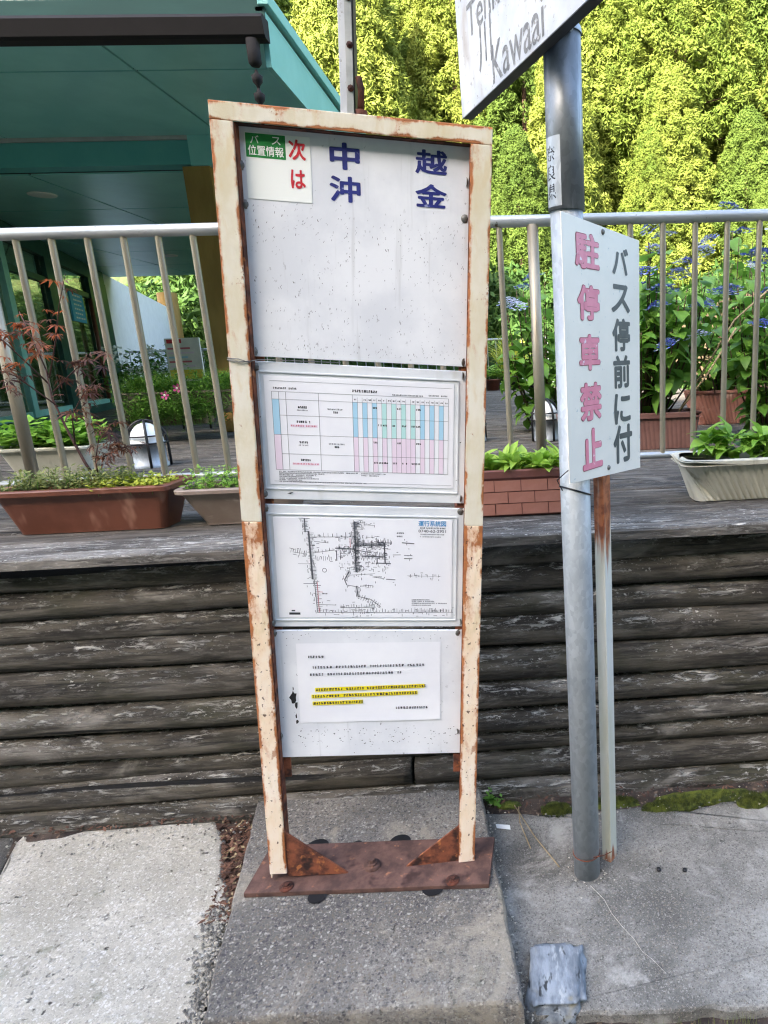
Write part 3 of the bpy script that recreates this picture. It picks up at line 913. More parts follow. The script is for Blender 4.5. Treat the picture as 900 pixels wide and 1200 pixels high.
for k in range(260):
    gx_ = r.choice((345, 372, 398, 405, 412, 430, 450, 470, 490, 520)) + r.gauss(0, 5); gy_ = r.choice((160, 190, 208, 222, 236, 262, 285)) + r.gauss(0, 5)
    if r.random() < .55: rl((gx_, gy_), (gx_, gy_ + r.uniform(4, 14)), .0009)
    else: rl((gx_, gy_), (gx_ + r.uniform(4, 16), gy_), .0009)
for cx_, cy_, rr in ((427, 285, 10), (371, 212, 16), (280, 293, 8)):
    pts = [(cx_ + rr * math.cos(t * .524), cy_ + rr * math.sin(t * .524)) for t in range(13)]
    for i in range(12): rl(pts[i], pts[i + 1], .0012, 0)
def bx(px0, py0, px1, py1):
    a = toL(px0, py1); b = toL(px1, py0)
    return a[0], a[1], b[0], b[1]
q = bx(657, 92, 768, 114); letters(m, '運行系統図', q[0], q[1], q[2], q[3], YS, 1, .02)
q = bx(657, 127, 768, 138); letters(m, '0740-62-2951', q[0], q[1], q[2], q[3], YS, 0, .02)
for (px, px1, py, h) in ((663, 762, 124, .0042), (665, 760, 148, .0032), (663, 745, 157, .0026), (628, 700, 413, .003), (628, 720, 420, .0035), (628, 770, 428, .0032), (628, 705, 436, .003), (570, 600, 145, .004), (570, 590, 158, .004), (475, 505, 320, .003), (265, 285, 390, .004)):
    a = toL(px, py); b = toL(px1, py)
    microtext(m, a[0], b[0], a[1], h, YS, 0, r, .1)
q = bx(132, 462, 176, 474); m.quad(q[0], q[1], q[2], q[3] - .002, YS, 3)
q = bx(142, 455, 156, 460); m.quad(*q, YS, 3)
m.build('route_map_print', ['ink_grey', 'ink_blue', 'ink_pinkred', 'ink'], p3, world=False)
m = MB()
for a, b in (((-.240, .0243, 1.103), (.228, .0268, 1.1055)), ((-.240, .0243, .813), (.228, .0268, .8155)), ((-.240, .0243, .816), (-.2378, .0268, 1.1025)), ((.2258, .0243, .816), (.228, .0268, 1.1025))):
    m.box(a, b)
m.build('cover_rim', 'acrylic', p3, world=False)

p4 = panel('notice_panel', -.2575, .394, .2475, .7835, label='bottom panel with a paper notice marked in yellow')
screws(p4, [(-.2433, .7755), (.2353, .7765), (-.2443, .465), (.2322, .4665)])
m = MB()
# a curling sheet of paper
nxp, nzp = 14, 8
vs = []
for j in range(nzp + 1):
    for i in range(nxp + 1):
        u = i / nxp; v = j / nzp
        x = -.1915 + u * .3795; z = .506 + v * .2415 + (u - .5) * .004
        y = .0262 - .0007 * (math.sin(u * 7) ** 2) - .0018 * max(0, .2 - v) / .2 * u
        vs.append((x, y, z))
fs = [(j * (nxp + 1) + i, j * (nxp + 1) + i + 1, (j + 1) * (nxp + 1) + i + 1, (j + 1) * (nxp + 1) + i) for j in range(nzp) for i in range(nxp)]
m.add(vs, fs, 0, True)
nb = m.build('notice_paper', 'paper', p4, world=False)
m = MB(); r = random.Random(21)
YN = .0235
def nl(px, py):  # 900 x 545 drawing of the notice
    return (-.1915 + (px - 38) / (830 - 38) * .3795, .7475 - (py - 45) / (470 - 45) * .2415)
for (px0, px1, py, sl_, mi) in ((100, 185, 122, 0, 0), (122, 740, 178, .02, 0), (105, 600, 216, .02, 0), (575, 755, 402, .0, 0)):
    a = nl(px0, py); b = nl(px1, py)
    microtext(m, a[0], b[0], a[1], .0072, YN, mi, r, .22, sl_)
for (px0, px1, py) in ((130, 740, 302), (108, 700, 338), (112, 392, 376)):
    a = nl(px0, py); b = nl(px1, py); sl_ = .03; h = .0118
    m.add([(a[0], YN + .0003, a[1]), (b[0], YN + .0003, a[1] + sl_ * (b[0] - a[0])), (b[0], YN + .0003, a[1] + h + sl_ * (b[0] - a[0])), (a[0], YN + .0003, a[1] + h)], [(0, 1, 2, 3)], 1)
    microtext(m, a[0] + .002, b[0] - .002, a[1] + .0022, .0076, YN, 0, r, .16, sl_)
m.build('notice_print', ['ink', 'highlight'], p4, world=False)
m = MB(); r = random.Random(8)
def blob(x, z, w, h, k, n=9):
    pts = []
    for i in range(n):
        t = 2 * math.pi * i / n; q_ = r.uniform(.6, 1.15)
        pts.append((x + w * q_ * math.cos(t), .0266, z + h * q_ * math.sin(t)))
    m.add(pts, [tuple(range(n))], k)
blob(-.2065, .583, .0095, .022, 0, 12); blob(-.200, .560, .005, .012, 0); blob(-.2015, .525, .0025, .008, 0); blob(-.200, .507, .005, .006, 0); blob(-.2055, .61, .0015, .006, 0)
for k in range(90):
    blob(r.uniform(-.245, .235), r.choice((r.uniform(.40, .49), r.uniform(.755, .78), r.uniform(.5, .75))), r.uniform(.0008, .002), r.uniform(.0006, .0016), 1, 5)
    blob(r.uniform(-.2, .235), r.uniform(.425, .485), r.uniform(.0008, .003), r.uniform(.0006, .002), 1, 6)
m.build('peeled_paint', ['black', 'ink_grey'], p4, world=False, kind='stuff')

# round marker board seen almost edge on, standing on the top bar, and its bracket
mk = MB()
mk.box((-.031, .018, HH + .001), (-.0165, .05, HH + .62))
mk.build('marker_board', 'sign_old', bs, world=False, bev=.001)
mk = MB().box((-.016, .012, HH + .001), (-.002, .03, HH + .62)).box((-.0015, .016, HH + .001), (.001, .05, HH + .62), 1)
mbd = mk.build('marker_edge_bar', ['rail', 'black'], bs, world=False)
for z in (.05, .13, .215, .31):
    o = MB().lathe([(0, .006), (.003, .006), (.0032, .002), (.007, .0015), (.007, 0)], 8).build('bolt', 'rust_dark', mbd, world=False)
    o.location = (-.007, .0118, HH + z); o.rotation_euler = (math.pi / 2, 0, 0)
loc_part(MB().tube([(.010, .02, HH + .001), (.013, .02, HH + .05), (.008, .02, HH + .075)], .007, 8).lathe([(0, HH + .012), (.013, HH + .012), (.013, HH)], 8, M=Matrix.Translation((.012, .02, 0))), 'marker_bracket', 'rust_dark')
w = MB()
w.tube([(-.296, -.002, 1.478), (-.27, -.004, 1.474), (-.246, -.003, 1.478)], .0012, 5)
w.tube([(-.296, -.002, 1.482), (-.27, -.0045, 1.481), (-.246, -.003, 1.474)], .0012, 5)
w.tube([(-.246, -.003, 1.477), (-.236, .02, 1.480), (-.2, .024, 1.481), (-.05, .024, 1.482)], .0011, 5)
loc_part(w, 'wire_tie', 'steel')

# ------------------------------------------------------------------ steel pole with its two signs
PX_, PY_ = .131, 1.718
pole = thing('sign_pole', 'galvanised steel pole standing right of the bus stop sign', 'pole', (PX_, PY_, 0))
def pl(mbx, name, mats, **kw):
    return mbx.build(name, mats, pole, world=False, **kw)
pl(MB().tube([(0, 0, -.1), (.0, 0, 1.925)], .0405, 36), 'lower_tube', 'galv')
pl(MB().tube([(0, 0, 1.9255), (.001, 0, 2.305)], .0448, 36), 'upper_tube', 'galv_dark')
pl(MB().lathe([(.0, 2.325), (.038, 2.325), (.0466, 2.318), (.0482, 2.306), (.0482, 2.304)], 32), 'pole_cap', 'galv')
pl(MB().tube([(0, 0, 2.32), (0, 0, 3.05)], .043, 32), 'top_tube', 'galv')
m = MB()   # prefecture sticker wrapped on the left front of the tube
vs = []; n = 8
for i in range(n + 1):
    t = R(192 + 60 * i / n)
    vs += [(.0453 * math.cos(t), .0453 * math.sin(t), 1.932), (.0453 * math.cos(t), .0453 * math.sin(t), 2.085)]
m.add(vs, [(2 * i, 2 * i + 2, 2 * i + 3, 2 * i + 1) for i in range(n)], 0, True)
stk = pl(m, 'pole_sticker', 'galv')
m = MB()
tmp = MB()
for k, chh in enumerate('奈良県'):
    letters(tmp, chh, -.0135, 2.032 - k * .042, .0135, 2.066 - k * .042, 0, 0, .01)
for i, (x, y, z) in enumerate(tmp.v):
    t = R(217) + x / .0455
    tmp.v[i] = (.0456 * math.cos(t), .0456 * math.sin(t), z)
tmp.build('lettering', 'ink', stk, world=False)
m = MB()
ring = [(.0422 * math.cos(t * .2618), .0422 * math.sin(t * .2618), 1.226 + .016 * math.cos(t * .2618 + 2.6)) for t in range(25)]
m.tube(ring, .0022, 6, cap=False)
m.tube([(-.036, -.02, 1.232), (-.05, -.03, 1.262), (-.020, -.045, 1.29)], .0016, 6)
pl(m, 'cable_tie', 'tie')
ring = [(.0416 * math.cos(t * .2618), .0416 * math.sin(t * .2618), .075) for t in range(25)]
pl(MB().tube(ring, .0016, 6, cap=False).tube([(.9 * a, .9 * b - .0, .083) for a, b in ((.02, -.04), (.055, -.035), (.085, -.02))], .0015, 6), 'wire', 'rust')

a53 = R(53.8)
ng = thing('no_parking_sign', 'white no parking sign with pink and grey characters strapped to the pole', 'sign', (PX_, PY_, 0), (0, 0, a53))
# local x runs along the sign, -y is its face
YF = -.049
def ns(mbx, name, mats, **kw):
    return mbx.build(name, mats, ng, world=False, **kw)
bd = MB()
pts = [(-.104, 1.267), (.299, 1.244), (.302, 1.889), (-.104, 1.905)]
vs = [(x, YF, z) for x, z in pts] + [(x, YF + .002, z) for x, z in pts]
bd.add(vs, [(0, 1, 2, 3), (7, 6, 5, 4), (0, 4, 5, 1), (1, 5, 6, 2), (2, 6, 7, 3), (3, 7, 4, 0)])
board = ns(bd, 'sign_board', 'sign_white')
m = MB(); YL = YF - .0006
for chh, q_ in (('バ', (.140, 1.788, .232, 1.858)), ('ス', (.131, 1.690, .240, 1.764)), ('停', (.134, 1.588, .239, 1.676)), ('前', (.136, 1.488, .237, 1.578)), ('に', (.138, 1.389, .238, 1.474)), ('付', (.130, 1.277, .246, 1.386))):
    letters(m, chh, *q_, YL, 0, .036)
m.build('lettering', 'sign_grey', board, world=False)
m = MB()
for chh, q_ in (('駐', (-.047, 1.789, .070, 1.871)), ('停', (-.042, 1.667, .066, 1.750)), ('車', (-.040, 1.544, .064, 1.631)), ('禁', (-.042, 1.416, .067, 1.511)), ('止', (-.037, 1.288, .066, 1.393))):
    letters(m, chh, q_[0] - .0022, q_[1] - .0022, q_[2] + .0022, q_[3] + .0022, YL, 1, .046)
    letters(m, chh, *q_, YL - .0005, 2, .036)
m.build('lettering', ['sign_grey', 'sign_pink_edge', 'sign_pink'], board, world=False)
for x, z in ((.092, 1.885), (.100, 1.276)):
    m = MB()
    m.lathe([(0, .004), (.005, .004), (.0075, .001), (.0075, 0)], 10, 0, Matrix.Translation((x, YF, z)) @ Matrix.Rotation(math.pi / 2, 4, 'X'))
    m.build('screw', 'steel', board, world=False)
st_ = MB().box((.072, -.0465, -.04), (.112, -.0425, 1.86)).box((.072, -.0423, -.04), (.0765, -.015, 1.86)).box((.1075, -.0423, -.04), (.112, -.015, 1.86))
so = st_.build('sign_post', 'strip', ng, world=False, bev=.001, label='narrow white channel post streaked with rust')

# direction sign up on the same pole
dvec = Vector((-.425, .905, 0)); ang = math.atan2(-dvec.y, -dvec.x)
ds = thing('direction_sign', 'grimy white road direction sign clamped high on the pole', 'road sign', (PX_, PY_, 0), (0, 0, ang))
YD = -.082
def dsb(mbx, name, mats, **kw):
    return mbx.build(name, mats, ds, world=False, **kw)
bo = dsb(MB().box((-.445, YD, 2.254), (.46, YD + .003, 3.0)), 'sign_board', 'sign_old')
dsb(MB().box((-.445, YD + .0032, 2.254), (.46, YD + .03, 2.258)).box((-.445, YD + .0032, 2.2585), (-.441, YD + .03, 3.0)), 'board_flange', 'black')
dsb(MB().box((-.16, YD + .0305, 2.275), (.16, YD + .05, 2.315)), 'clamp_bar', 'black')
dsb(MB().tube([(.05, -.06, 2.30), (.05, -.0, 2.30)], .007, 8), 'clamp_bolt', 'galv')
m = MB(); YL = YD - .0006
letters(m, 'Kawaai', -.215, 2.262, .072, 2.350, YL, 0, .012)
letters(m, '川', -.300, 2.318, -.212, 2.425, YL, 0, .008)
letters(m, 'Tenkawa', -.365, 2.420, .01, 2.500, YL, 0, .012)
letters(m, '天', -.41, 2.525, -.29, 2.65, YL, 0, .008)
m.build('lettering', 'sign_fade', bo, world=False)

# ------------------------------------------------------------------ log retaining wall
lw = thing('log_wall', 'retaining wall of dark weathered logs with pale lichen behind the sign', 'retaining wall', (0, 2.1, 0))
def log(z, rr, x0, x1, y, seed, segs=150, ring=20):
    vs = []; n = int((x1 - x0) / .035)
    for i in range(n + 1):
        x = x0 + (x1 - x0) * i / n
        bow = .008 * math.sin(x * .9 + seed) + .006 * noise.noise((x * .8, seed, 0))
        for k in range(ring):
            t = 2 * math.pi * k / ring
            d = rr * (1 + .13 * noise.noise((x * 1.2, math.cos(t) * 1.4 + seed, math.sin(t) * 1.4)) + .045 * noise.noise((x * 3, math.cos(t) * 6 + seed, math.sin(t) * 6)) + .02 * noise.noise((x * 14, math.cos(t) * 9, math.sin(t) * 9 + seed)))
            vs.append((x, y + d * math.cos(t), z + bow + d * 1.04 * math.sin(t)))
    fs = [(i * ring + k, i * ring + (k + 1) % ring, (i + 1) * ring + (k + 1) % ring, (i + 1) * ring + k) for i in range(n) for k in range(ring)]
    fs = [f[::-1] for f in fs]
    fs += [tuple(range(ring)), tuple(n * ring + k for k in range(ring))[::-1]]
    return MB().add(vs, fs, 0, True).build('log', 'log', lw, loc=(x0, y, z))
z = .945
rl_ = random.Random(4)
k = 0
while z > -.03:
    rr = rl_.uniform(.045, .064)
    yy = 2.135 + rl_.uniform(-.012, .012)
    sp = {8: -.46, 4: 1.9}.get(k, None)
    if sp is None:
        log(z, rr, -4.0, 3.2, yy, k * 7.3)
    else:
        log(z, rr, -4.0, sp - .006, yy, k * 7.3); log(z, rr * 1.02, sp + .006, 3.2, yy + .008, k * 7.3 + 3)
    z -= rr * 1.93
    k += 1
MB().box((-4.2, 2.16, -.1), (3.4, 2.30, .985)).build('backing', 'dirt', lw)

# ------------------------------------------------------------------ deck
deck = MB().box((-12.0, 2.34, .80), (2.55, 12.6, .985)).build('deck', 'brown_wood', kind='structure')
def plank(x0, x1, y0, y1, z1, th, seed, mat='plank', name='plank'):
    n = max(2, int((x1 - x0) / .12)); vs = []
    for i in range(n + 1):
        x = x0 + (x1 - x0) * i / n
        w = .0025 * noise.noise((x * 2.5, seed, 0)); hz = .003 * noise.noise((x * 1.7, seed, 5))
        a, b = y0 + w, y1 + .0025 * noise.noise((x * 2.5, seed, 9))
        e = .006
        vs += [(x, a, z1 - th), (x, a, z1 - e + hz), (x, a + e, z1 + hz), (x, b - e, z1 + hz), (x, b, z1 - e + hz), (x, b, z1 - th)]
    fs = []
    for i in range(n):
        for k in range(6):
            k2 = (k + 1) % 6
            fs.append((i * 6 + k, i * 6 + k2, (i + 1) * 6 + k2, (i + 1) * 6 + k)[::-1])
    fs += [tuple(range(6)), tuple(n * 6 + k for k in range(6))[::-1]]
    return MB().add(vs, fs).build(name, mat, deck, loc=(x0, y0, z1))
plank(-4.2, 3.3, 2.005, 2.085, 1.03, .034, 1, 'cap')
y = 2.093; i = 2
while y < 12.5:
    wv = .135
    plank(-11.5 if y > 4 else -5.5, 2.5, y, y + wv, 1.026 + rnd.uniform(-.002, .002), .03, i * 3.7, 'plank' if y > 2.3 else ('cap' if y < 2.1 else 'plank'))
    y += wv + .007; i += 1

# ------------------------------------------------------------------ railing on the deck
YR = 2.62
rail = thing('deck_railing', 'metal railing with round top rail and thin balusters along the deck edge', 'railing', (0, YR, 1.03))
MB().tube([(-4, YR, 2.077), (3.4, YR, 2.079)], .0215, 20).build('top_rail', 'rail', rail, loc=(-4, YR, 2.077))
MB().tube([(-4, YR, 1.172), (3.4, YR, 1.172)], .014, 14).build('bottom_rail', 'rail', rail, loc=(-4, YR, 1.172))
posts = [-1.92, .069, 2.06]
bal = MB().tube([(0, 0, 1.165), (0, 0, 2.06)], .0115, 12, cap=False).mesh('baluster', 'baluster')
for px in posts:
    MB().tube([(px, YR, 1.02), (px, YR, 2.065)], .0215, 18).build('post', 'baluster', rail, loc=(px, YR, 1.03))
for a, b in ((-3.95, -1.92), (-1.92, .069), (.069, 2.06), (2.06, 3.4)):
    n = 16 if b < 3 else 10
    for k in range(1, n):
        x = a + (b - a) * k / n
        if px == x: continue
        o = share('baluster', bal, rail, (x - 0 + rnd.uniform(-.003, .003), 0, -1.03))

# side and far railings of the deck
sr = thing('side_railing', 'wooden railing with brown slats running back behind the hydrangeas', 'railing', (2.45, 7, 1.03))
MB().box((2.40, 2.8, 2.10), (2.47, 12.4, 2.16)).build('top_rail', 'brown_wood', sr)
MB().box((2.42, 2.8, 1.14), (2.45, 12.4, 1.20)).build('bottom_rail', 'brown_wood', sr)
slm = MB().box((-.012, -.035, 1.20), (.012, .035, 2.10)).mesh('slat', 'brown_wood')
y = 2.95
while y < 12.3:
    share('slat', slm, sr, (-.012, y - 7, -1.03)); y += .16
frl = thing('far_railing', 'thin grey railing at the far end of the deck', 'railing', (-3, 12.45, 1.03))
MB().tube([(-9.5, 12.45, 1.93), (2.4, 12.45, 1.93)], .02, 10).build('top_rail', 'rail', frl)
MB().tube([(-9.5, 12.45, 1.12), (2.4, 12.45, 1.12)], .014, 8).build('bottom_rail', 'rail', frl)
fb = MB().tube([(0, 0, .08), (0, 0, .9)], .009, 6, cap=False).mesh('baluster', 'rail')
x = -9.4
while x < 2.4:
    share('baluster', fb, frl, (x + 3, 0, 0)); x += .16

# ------------------------------------------------------------------ planters
def trough_mesh(L, W, H, taper=.03, rim=.012, rimh=.016, ribs=0, rib=.004, corner=.03, seg=16, mats=None):
    m = MB()
    def loop(hx, hy, z, rad, ribbed):
        out = []
        ns_ = ribs * 6 if ribs else 6
        ms_ = max(6, int(ribs * 6 * hy / hx)) if ribs else 4
        def seg_(p, q, k):
            for i in range(k):
                t = i / k
                out.append((p[0] + (q[0] - p[0]) * t, p[1] + (q[1] - p[1]) * t))
        def arc(cx, cy, a0):
            for i in range(5):
                t = a0 + math.pi / 2 * i / 5
                out.append((cx + rad * math.cos(t), cy + rad * math.sin(t)))
        arc(hx - rad, hy - rad, 0); seg_((hx - rad, hy), (-hx + rad, hy), ns_)
        arc(-hx + rad, hy - rad, math.pi / 2); seg_((-hx, hy - rad), (-hx, -hy + rad), ms_)
        arc(-hx + rad, -hy + rad, math.pi); seg_((-hx + rad, -hy), (hx - rad, -hy), ns_)
        arc(hx - rad, -hy + rad, 1.5 * math.pi); seg_((hx, -hy + rad), (hx, hy - rad), ms_)
        res = []
        for (x, y) in out:
            if ribbed:
                s_ = rib * abs(math.sin(math.pi * ribs * (x / (2 * hx) * 1 if abs(y) > hy - rad - .001 else y / (2 * hx))))
                nx_, ny_ = (0, math.copysign(1, y)) if abs(y) > hy - rad - 1e-4 and abs(x) < hx - rad + 1e-4 else ((math.copysign(1, x), 0) if abs(x) > hx - 1e-3 else (0, 0))
                x += nx_ * s_; y += ny_ * s_
            res.append((x, y, z))
        return res
    hx, hy = L / 2, W / 2
    z = [(hx - taper - rim, hy - taper - rim, 0, corner * .8, False), (hx - taper - rim, hy - taper - rim, .004, corner * .8, ribs > 0), (hx - rim, hy - rim, H - rimh - .004, corner, ribs > 0), (hx - rim, hy - rim, H - rimh, corner, False), (hx, hy, H - rimh, corner, False), (hx + .001, hy + .001, H - .004, corner, False), (hx - .004, hy - .004, H, corner, False),
         (hx - rim - .006, hy - rim - .006, H, corner * .8, False), (hx - rim - .01, hy - rim - .01, H - .03, corner * .8, False)]
    loops = [loop(*q_) for q_ in z]
    n = len(loops[0]); vs = [p for l in loops for p in l]
    fs = [(i * n + k, i * n + (k + 1) % n, (i + 1) * n + (k + 1) % n, (i + 1) * n + k) for i in range(len(loops) - 1) for k in range(n)]
    fs.append(tuple(range(n))[::-1])
    m.add(vs, fs, 0, False)
    return m, loops[-1]
def planter(label, loc, L, W, H, mat, rot=0, **kw):
    p = thing('planter', label, 'planter', loc, (0, 0, rot))
    m, last = trough_mesh(L, W, H, **kw)
    m.build('trough', mat, p, world=False, bev=.0015 if not kw.get('ribs') else 0)
    n = len(last)
    vs = [(x, y, H - .03 + .006 * noise.noise((x * 20, y * 20, 0))) for x, y, z in last] + [(0, 0, H - .015)]
    MB().add(vs, [(i, (i + 1) % n, n) for i in range(n)], 0, True).build('soil', 'soil', p, world=False)
    return p
ZD = 1.0285
planter('long brown terracotta trough planter holding a red maple seedling', (-1.56, 2.41, ZD), .62, .235, .165, 'terracotta', taper=.035, rim=.02, rimh=.02)
planter('short beige trough planter between the terracotta one and the bus stop sign', (-1.02, 2.40, ZD), .46, .20, .142, 'planter_beige', taper=.05, rim=.016, corner=.05)
planter('cream ribbed trough planter at the right end of the deck edge', (.94, 2.415, ZD), .74, .25, .165, 'planter_cream', rot=.0, taper=.045, rim=.022, rimh=.02, ribs=26, rib=.007, corner=.045)
bp = thing('planter', 'brick patterned reddish planter between the sign and the steel pole', 'planter', (-.02, 2.37, ZD))
m, last = trough_mesh(.50, .20, .168, taper=.004, rim=.006, rimh=.028, corner=.008)
m.build('trough', 'mortar', bp, world=False)
n = len(last)
MB().add([(x, y, .135) for x, y, z in last], [tuple(range(n))]).build('soil', 'soil', bp, world=False)
br = MB().box((-.046, -.004, -.0195), (.046, .002, .0195)).mesh('brick', 'brick')
br2 = MB().box((-.022, -.004, -.0195), (.022, .002, .0195)).mesh('half_brick', 'brick')
for r_ in range(3):
    zz = .026 + r_ * .0425; off = .0475 if r_ % 2 else 0
    x = -.19 + off - .0475
    while x < .245:
        if abs(x) < .2: share('brick', br, bp, (x, -.094, zz))
        x += .095
    if r_ % 2 == 0:
        pass
# planters standing further back on the deck
planter('brown plastic planter behind the railing with a tall hydrangea', (.62, 3.86, ZD), .84, .26, .215, 'planter_brown', taper=.02, rim=.015, rimh=.03, ribs=30, rib=.003, corner=.012)
planter('pale ribbed terracotta planter at the far right behind the railing', (1.60, 5.05, ZD), .66, .30, .26, 'terracotta_pale', taper=.05, rim=.015, rimh=.02, ribs=20, rib=.008, corner=.03)
planter('pale cream planter on the deck behind the red maple', (-2.42, 3.5, ZD), .46, .26, .2, 'planter_cream', taper=.05, rim=.015, corner=.04)
stp = planter('grey brown planter on a stand with trailing green plant and pink flowers', (-2.72, 5.5, 1.24), .98, .28, .18, 'planter_grey', taper=.03, rim=.012, corner=.03)
for sx in (-.4, .4):
    m = MB()
    for sy in (-.1, .1):
        m.tube([(sx, sy, 0), (sx * 1.12, sy * 1.8, -.21)], .006, 6)
    m.tube([(sx, -.12, -.003), (sx, .12, -.003)], .006, 6)
    m.build('stand', 'black', stp, world=False)
planter('dark brown planter under the white flowers beside the door', (-3.75, 7.2, ZD), .9, .3, .24, 'planter_brown', taper=.03, rim=.012, corner=.03)

# ------------------------------------------------------------------ leaves and plants
def leaf_mesh(name, L, W, mat, fold=.25, droop=.3, n=6, tip=1.0, wave=0.0, seed=0):
    """a folded, drooping leaf along +y, base at the origin"""
    vs = []; fs = []
    for i in range(n + 1):
        t = i / n
        w = W * .5 * (math.sin(math.pi * min(1, t ** .8 * .97 + .03)) ** .85) if i < n else .001
        y = L * (t - droop * .25 * t * t); z = -droop * L * t * t
        wv = wave * math.sin(t * 9 + seed)
        vs += [(-w, y, z + fold * w + wv), (-w * .5, y, z + fold * w * .35), (0, y, z), (w * .5, y, z + fold * w * .35), (w, y, z + fold * w - wv)]
    for i in range(n):
        for k in range(4):
            fs.append((i * 5 + k, i * 5 + k + 1, (i + 1) * 5 + k + 1, (i + 1) * 5 + k))
    m = MB().add(vs, fs, 0, True)
    return m.mesh(name, mat)

def rosette_plant(label, cat, loc, box, n, meshes, seed, tilt=(.2, 1.1), sc=(.7, 1.2), h=(.0, .05), stem_mat='green_plain', clumps=4, name='leafy_plant'):
    p = thing(name, label, cat, loc)
    r = random.Random(seed)
    cs = [((i + .5) / clumps * box[0] - box[0] / 2 + r.uniform(-.02, .02), r.uniform(-.3, .3) * box[1]) for i in range(clumps)]
    for i in range(n):
        cx, cy = cs[i % clumps]
        a = r.uniform(0, 2 * math.pi)
        e = r.uniform(*tilt)
        rr = r.uniform(0, .02)
        share('leaf', r.choice(meshes), p, (cx + rr * math.cos(a + 1.57), cy + rr * math.sin(a + 1.57), r.uniform(*h)), (e, r.uniform(-.4, .4), a), r.uniform(*sc))
    return p
HOSTA = [leaf_mesh('leaf', .088, .036, 'hosta', .4, d, 7, wave=.002, seed=i) for i, d in enumerate((.35, .6, .15))]
rosette_plant('bright lime green hosta filling the brick patterned planter', 'plant', (-.02, 2.36, ZD + .135), (.44, .13), 230, HOSTA, 3, (.2, 1.2), (.6, 1.05), (.01, .06), clumps=17, name='hosta')
PRIM = [leaf_mesh('leaf', .085, .056, 'primula', .3, d, 7, wave=.004, seed=i) for i, d in enumerate((.5, .8, .25))]
rosette_plant('fresh green broad leaved plants in the cream ribbed planter', 'plant', (.98, 2.41, ZD + .13), (.62, .16), 260, PRIM, 5, (.15, 1.3), (.55, 1.1), (.02, .11), clumps=17)

def small_foliage(label, cat, loc, box, n, mat, leaf=(.018, .012), seed=0, hgt=.06, group=None, name='bedding_plant', stems=True, droopy=0, grassy=False):
    """low bedding plants: many small leaves on thin stems; leaves joined into one part"""
    p = thing(name, label, cat, loc)
    r = random.Random(seed); m = MB(); s = MB()
    for i in range(n):
        bx_ = r.uniform(-.5, .5) * box[0]; by_ = r.uniform(-.5, .5) * box[1]
        H = hgt * r.uniform(.35, 1.1)
        lean = Vector((r.gauss(0, .35), r.gauss(0, .35), 1)).normalized()
        if grassy:
            w = leaf[1] * .5; a = r.uniform(0, 6.28); dx, dy = w * math.cos(a), w * math.sin(a)
            b = Vector((bx_, by_, 0)); mid = b + lean * H * .6; t = b + lean * H + Vector((lean.x, lean.y, -.35)) * H * .5
            m.add([b + Vector((dx, dy, 0)), b - Vector((dx, dy, 0)), mid - Vector((dx, dy, 0)) * .8, mid + Vector((dx, dy, 0)) * .8, t], [(0, 1, 2, 3), (3, 2, 4)], 0, True)
            continue
        top = Vector((bx_, by_, 0)) + lean * H
        if droopy: top.z -= droopy * r.random() * abs(by_) * 2
        if stems and i % 3 == 0:
            s.tube([(bx_, by_, -.01), top], .0009, 3, cap=False)
        for k in range(4):
            t = Vector((bx_, by_, 0)).lerp(top, r.uniform(.35, 1.05))
            a = r.uniform(0, 6.28); e = r.uniform(-.4, .7)
            d = Vector((math.cos(a) * math.cos(e), math.sin(a) * math.cos(e), math.sin(e)))
            sd_ = Vector((-math.sin(a), math.cos(a), r.uniform(-.3, .3))) * leaf[1] * r.uniform(.35, .6)
            L = leaf[0] * r.uniform(.6, 1.3)
            m.add([t, t + d * L * .5 - sd_, t + d * L, t + d * L * .5 + sd_], [(0, 1, 2, 3)], 0, False)
    o = m.build('foliage', mat, p, world=False); o['kind'] = 'stuff'
    if stems and s.v:
        o = s.build('stem', 'green_plain', p, world=False); o['kind'] = 'stuff'
    return p
small_foliage('mixed grey green and straw groundcover in the left terracotta planter', 'plant', (-1.63, 2.40, ZD + .14), (.44, .15), 480, 'weed', (.020, .011), 3, .085)
small_foliage('lime yellow groundcover at the right end of the terracotta planter', 'plant', (-1.40, 2.38, ZD + .142), (.24, .14), 320, 'lime', (.017, .013), 4, .05)
small_foliage('mid green herb growing in the short beige planter', 'plant', (-1.02, 2.40, ZD + .118), (.38, .13), 330, 'primula', (.020, .010), 5, .09)
small_foliage('bright green leafy plant in the pale cream planter at left', 'plant', (-2.42, 3.5, ZD + .17), (.4, .2), 200, 'primula', (.06, .04), 6, .16)
tg = small_foliage('trailing dark green plant with two pink flowers on the stand', 'plant', (-2.72, 5.47, 1.41), (.9, .3), 1300, 'green_plain', (.05, .012), 7, .20, droopy=1.7)
small_foliage('tall fine grassy plant at the left of the stand planter', 'plant', (-2.95, 5.55, 1.40), (.30, .2), 420, 'primula', (.03, .006), 8, .20, grassy=True)
small_foliage('fine grassy plant at the right of the stand planter', 'plant', (-2.40, 5.58, 1.40), (.26, .2), 420, 'primula', (.03, .006), 18, .24, grassy=True)
small_foliage('dark green trailing plant hanging over the front of the stand planter', 'plant', (-2.74, 5.31, 1.17), (.66, .10), 620, 'green_plain', (.05, .013), 41, .26)
m = MB(); r = random.Random(2)
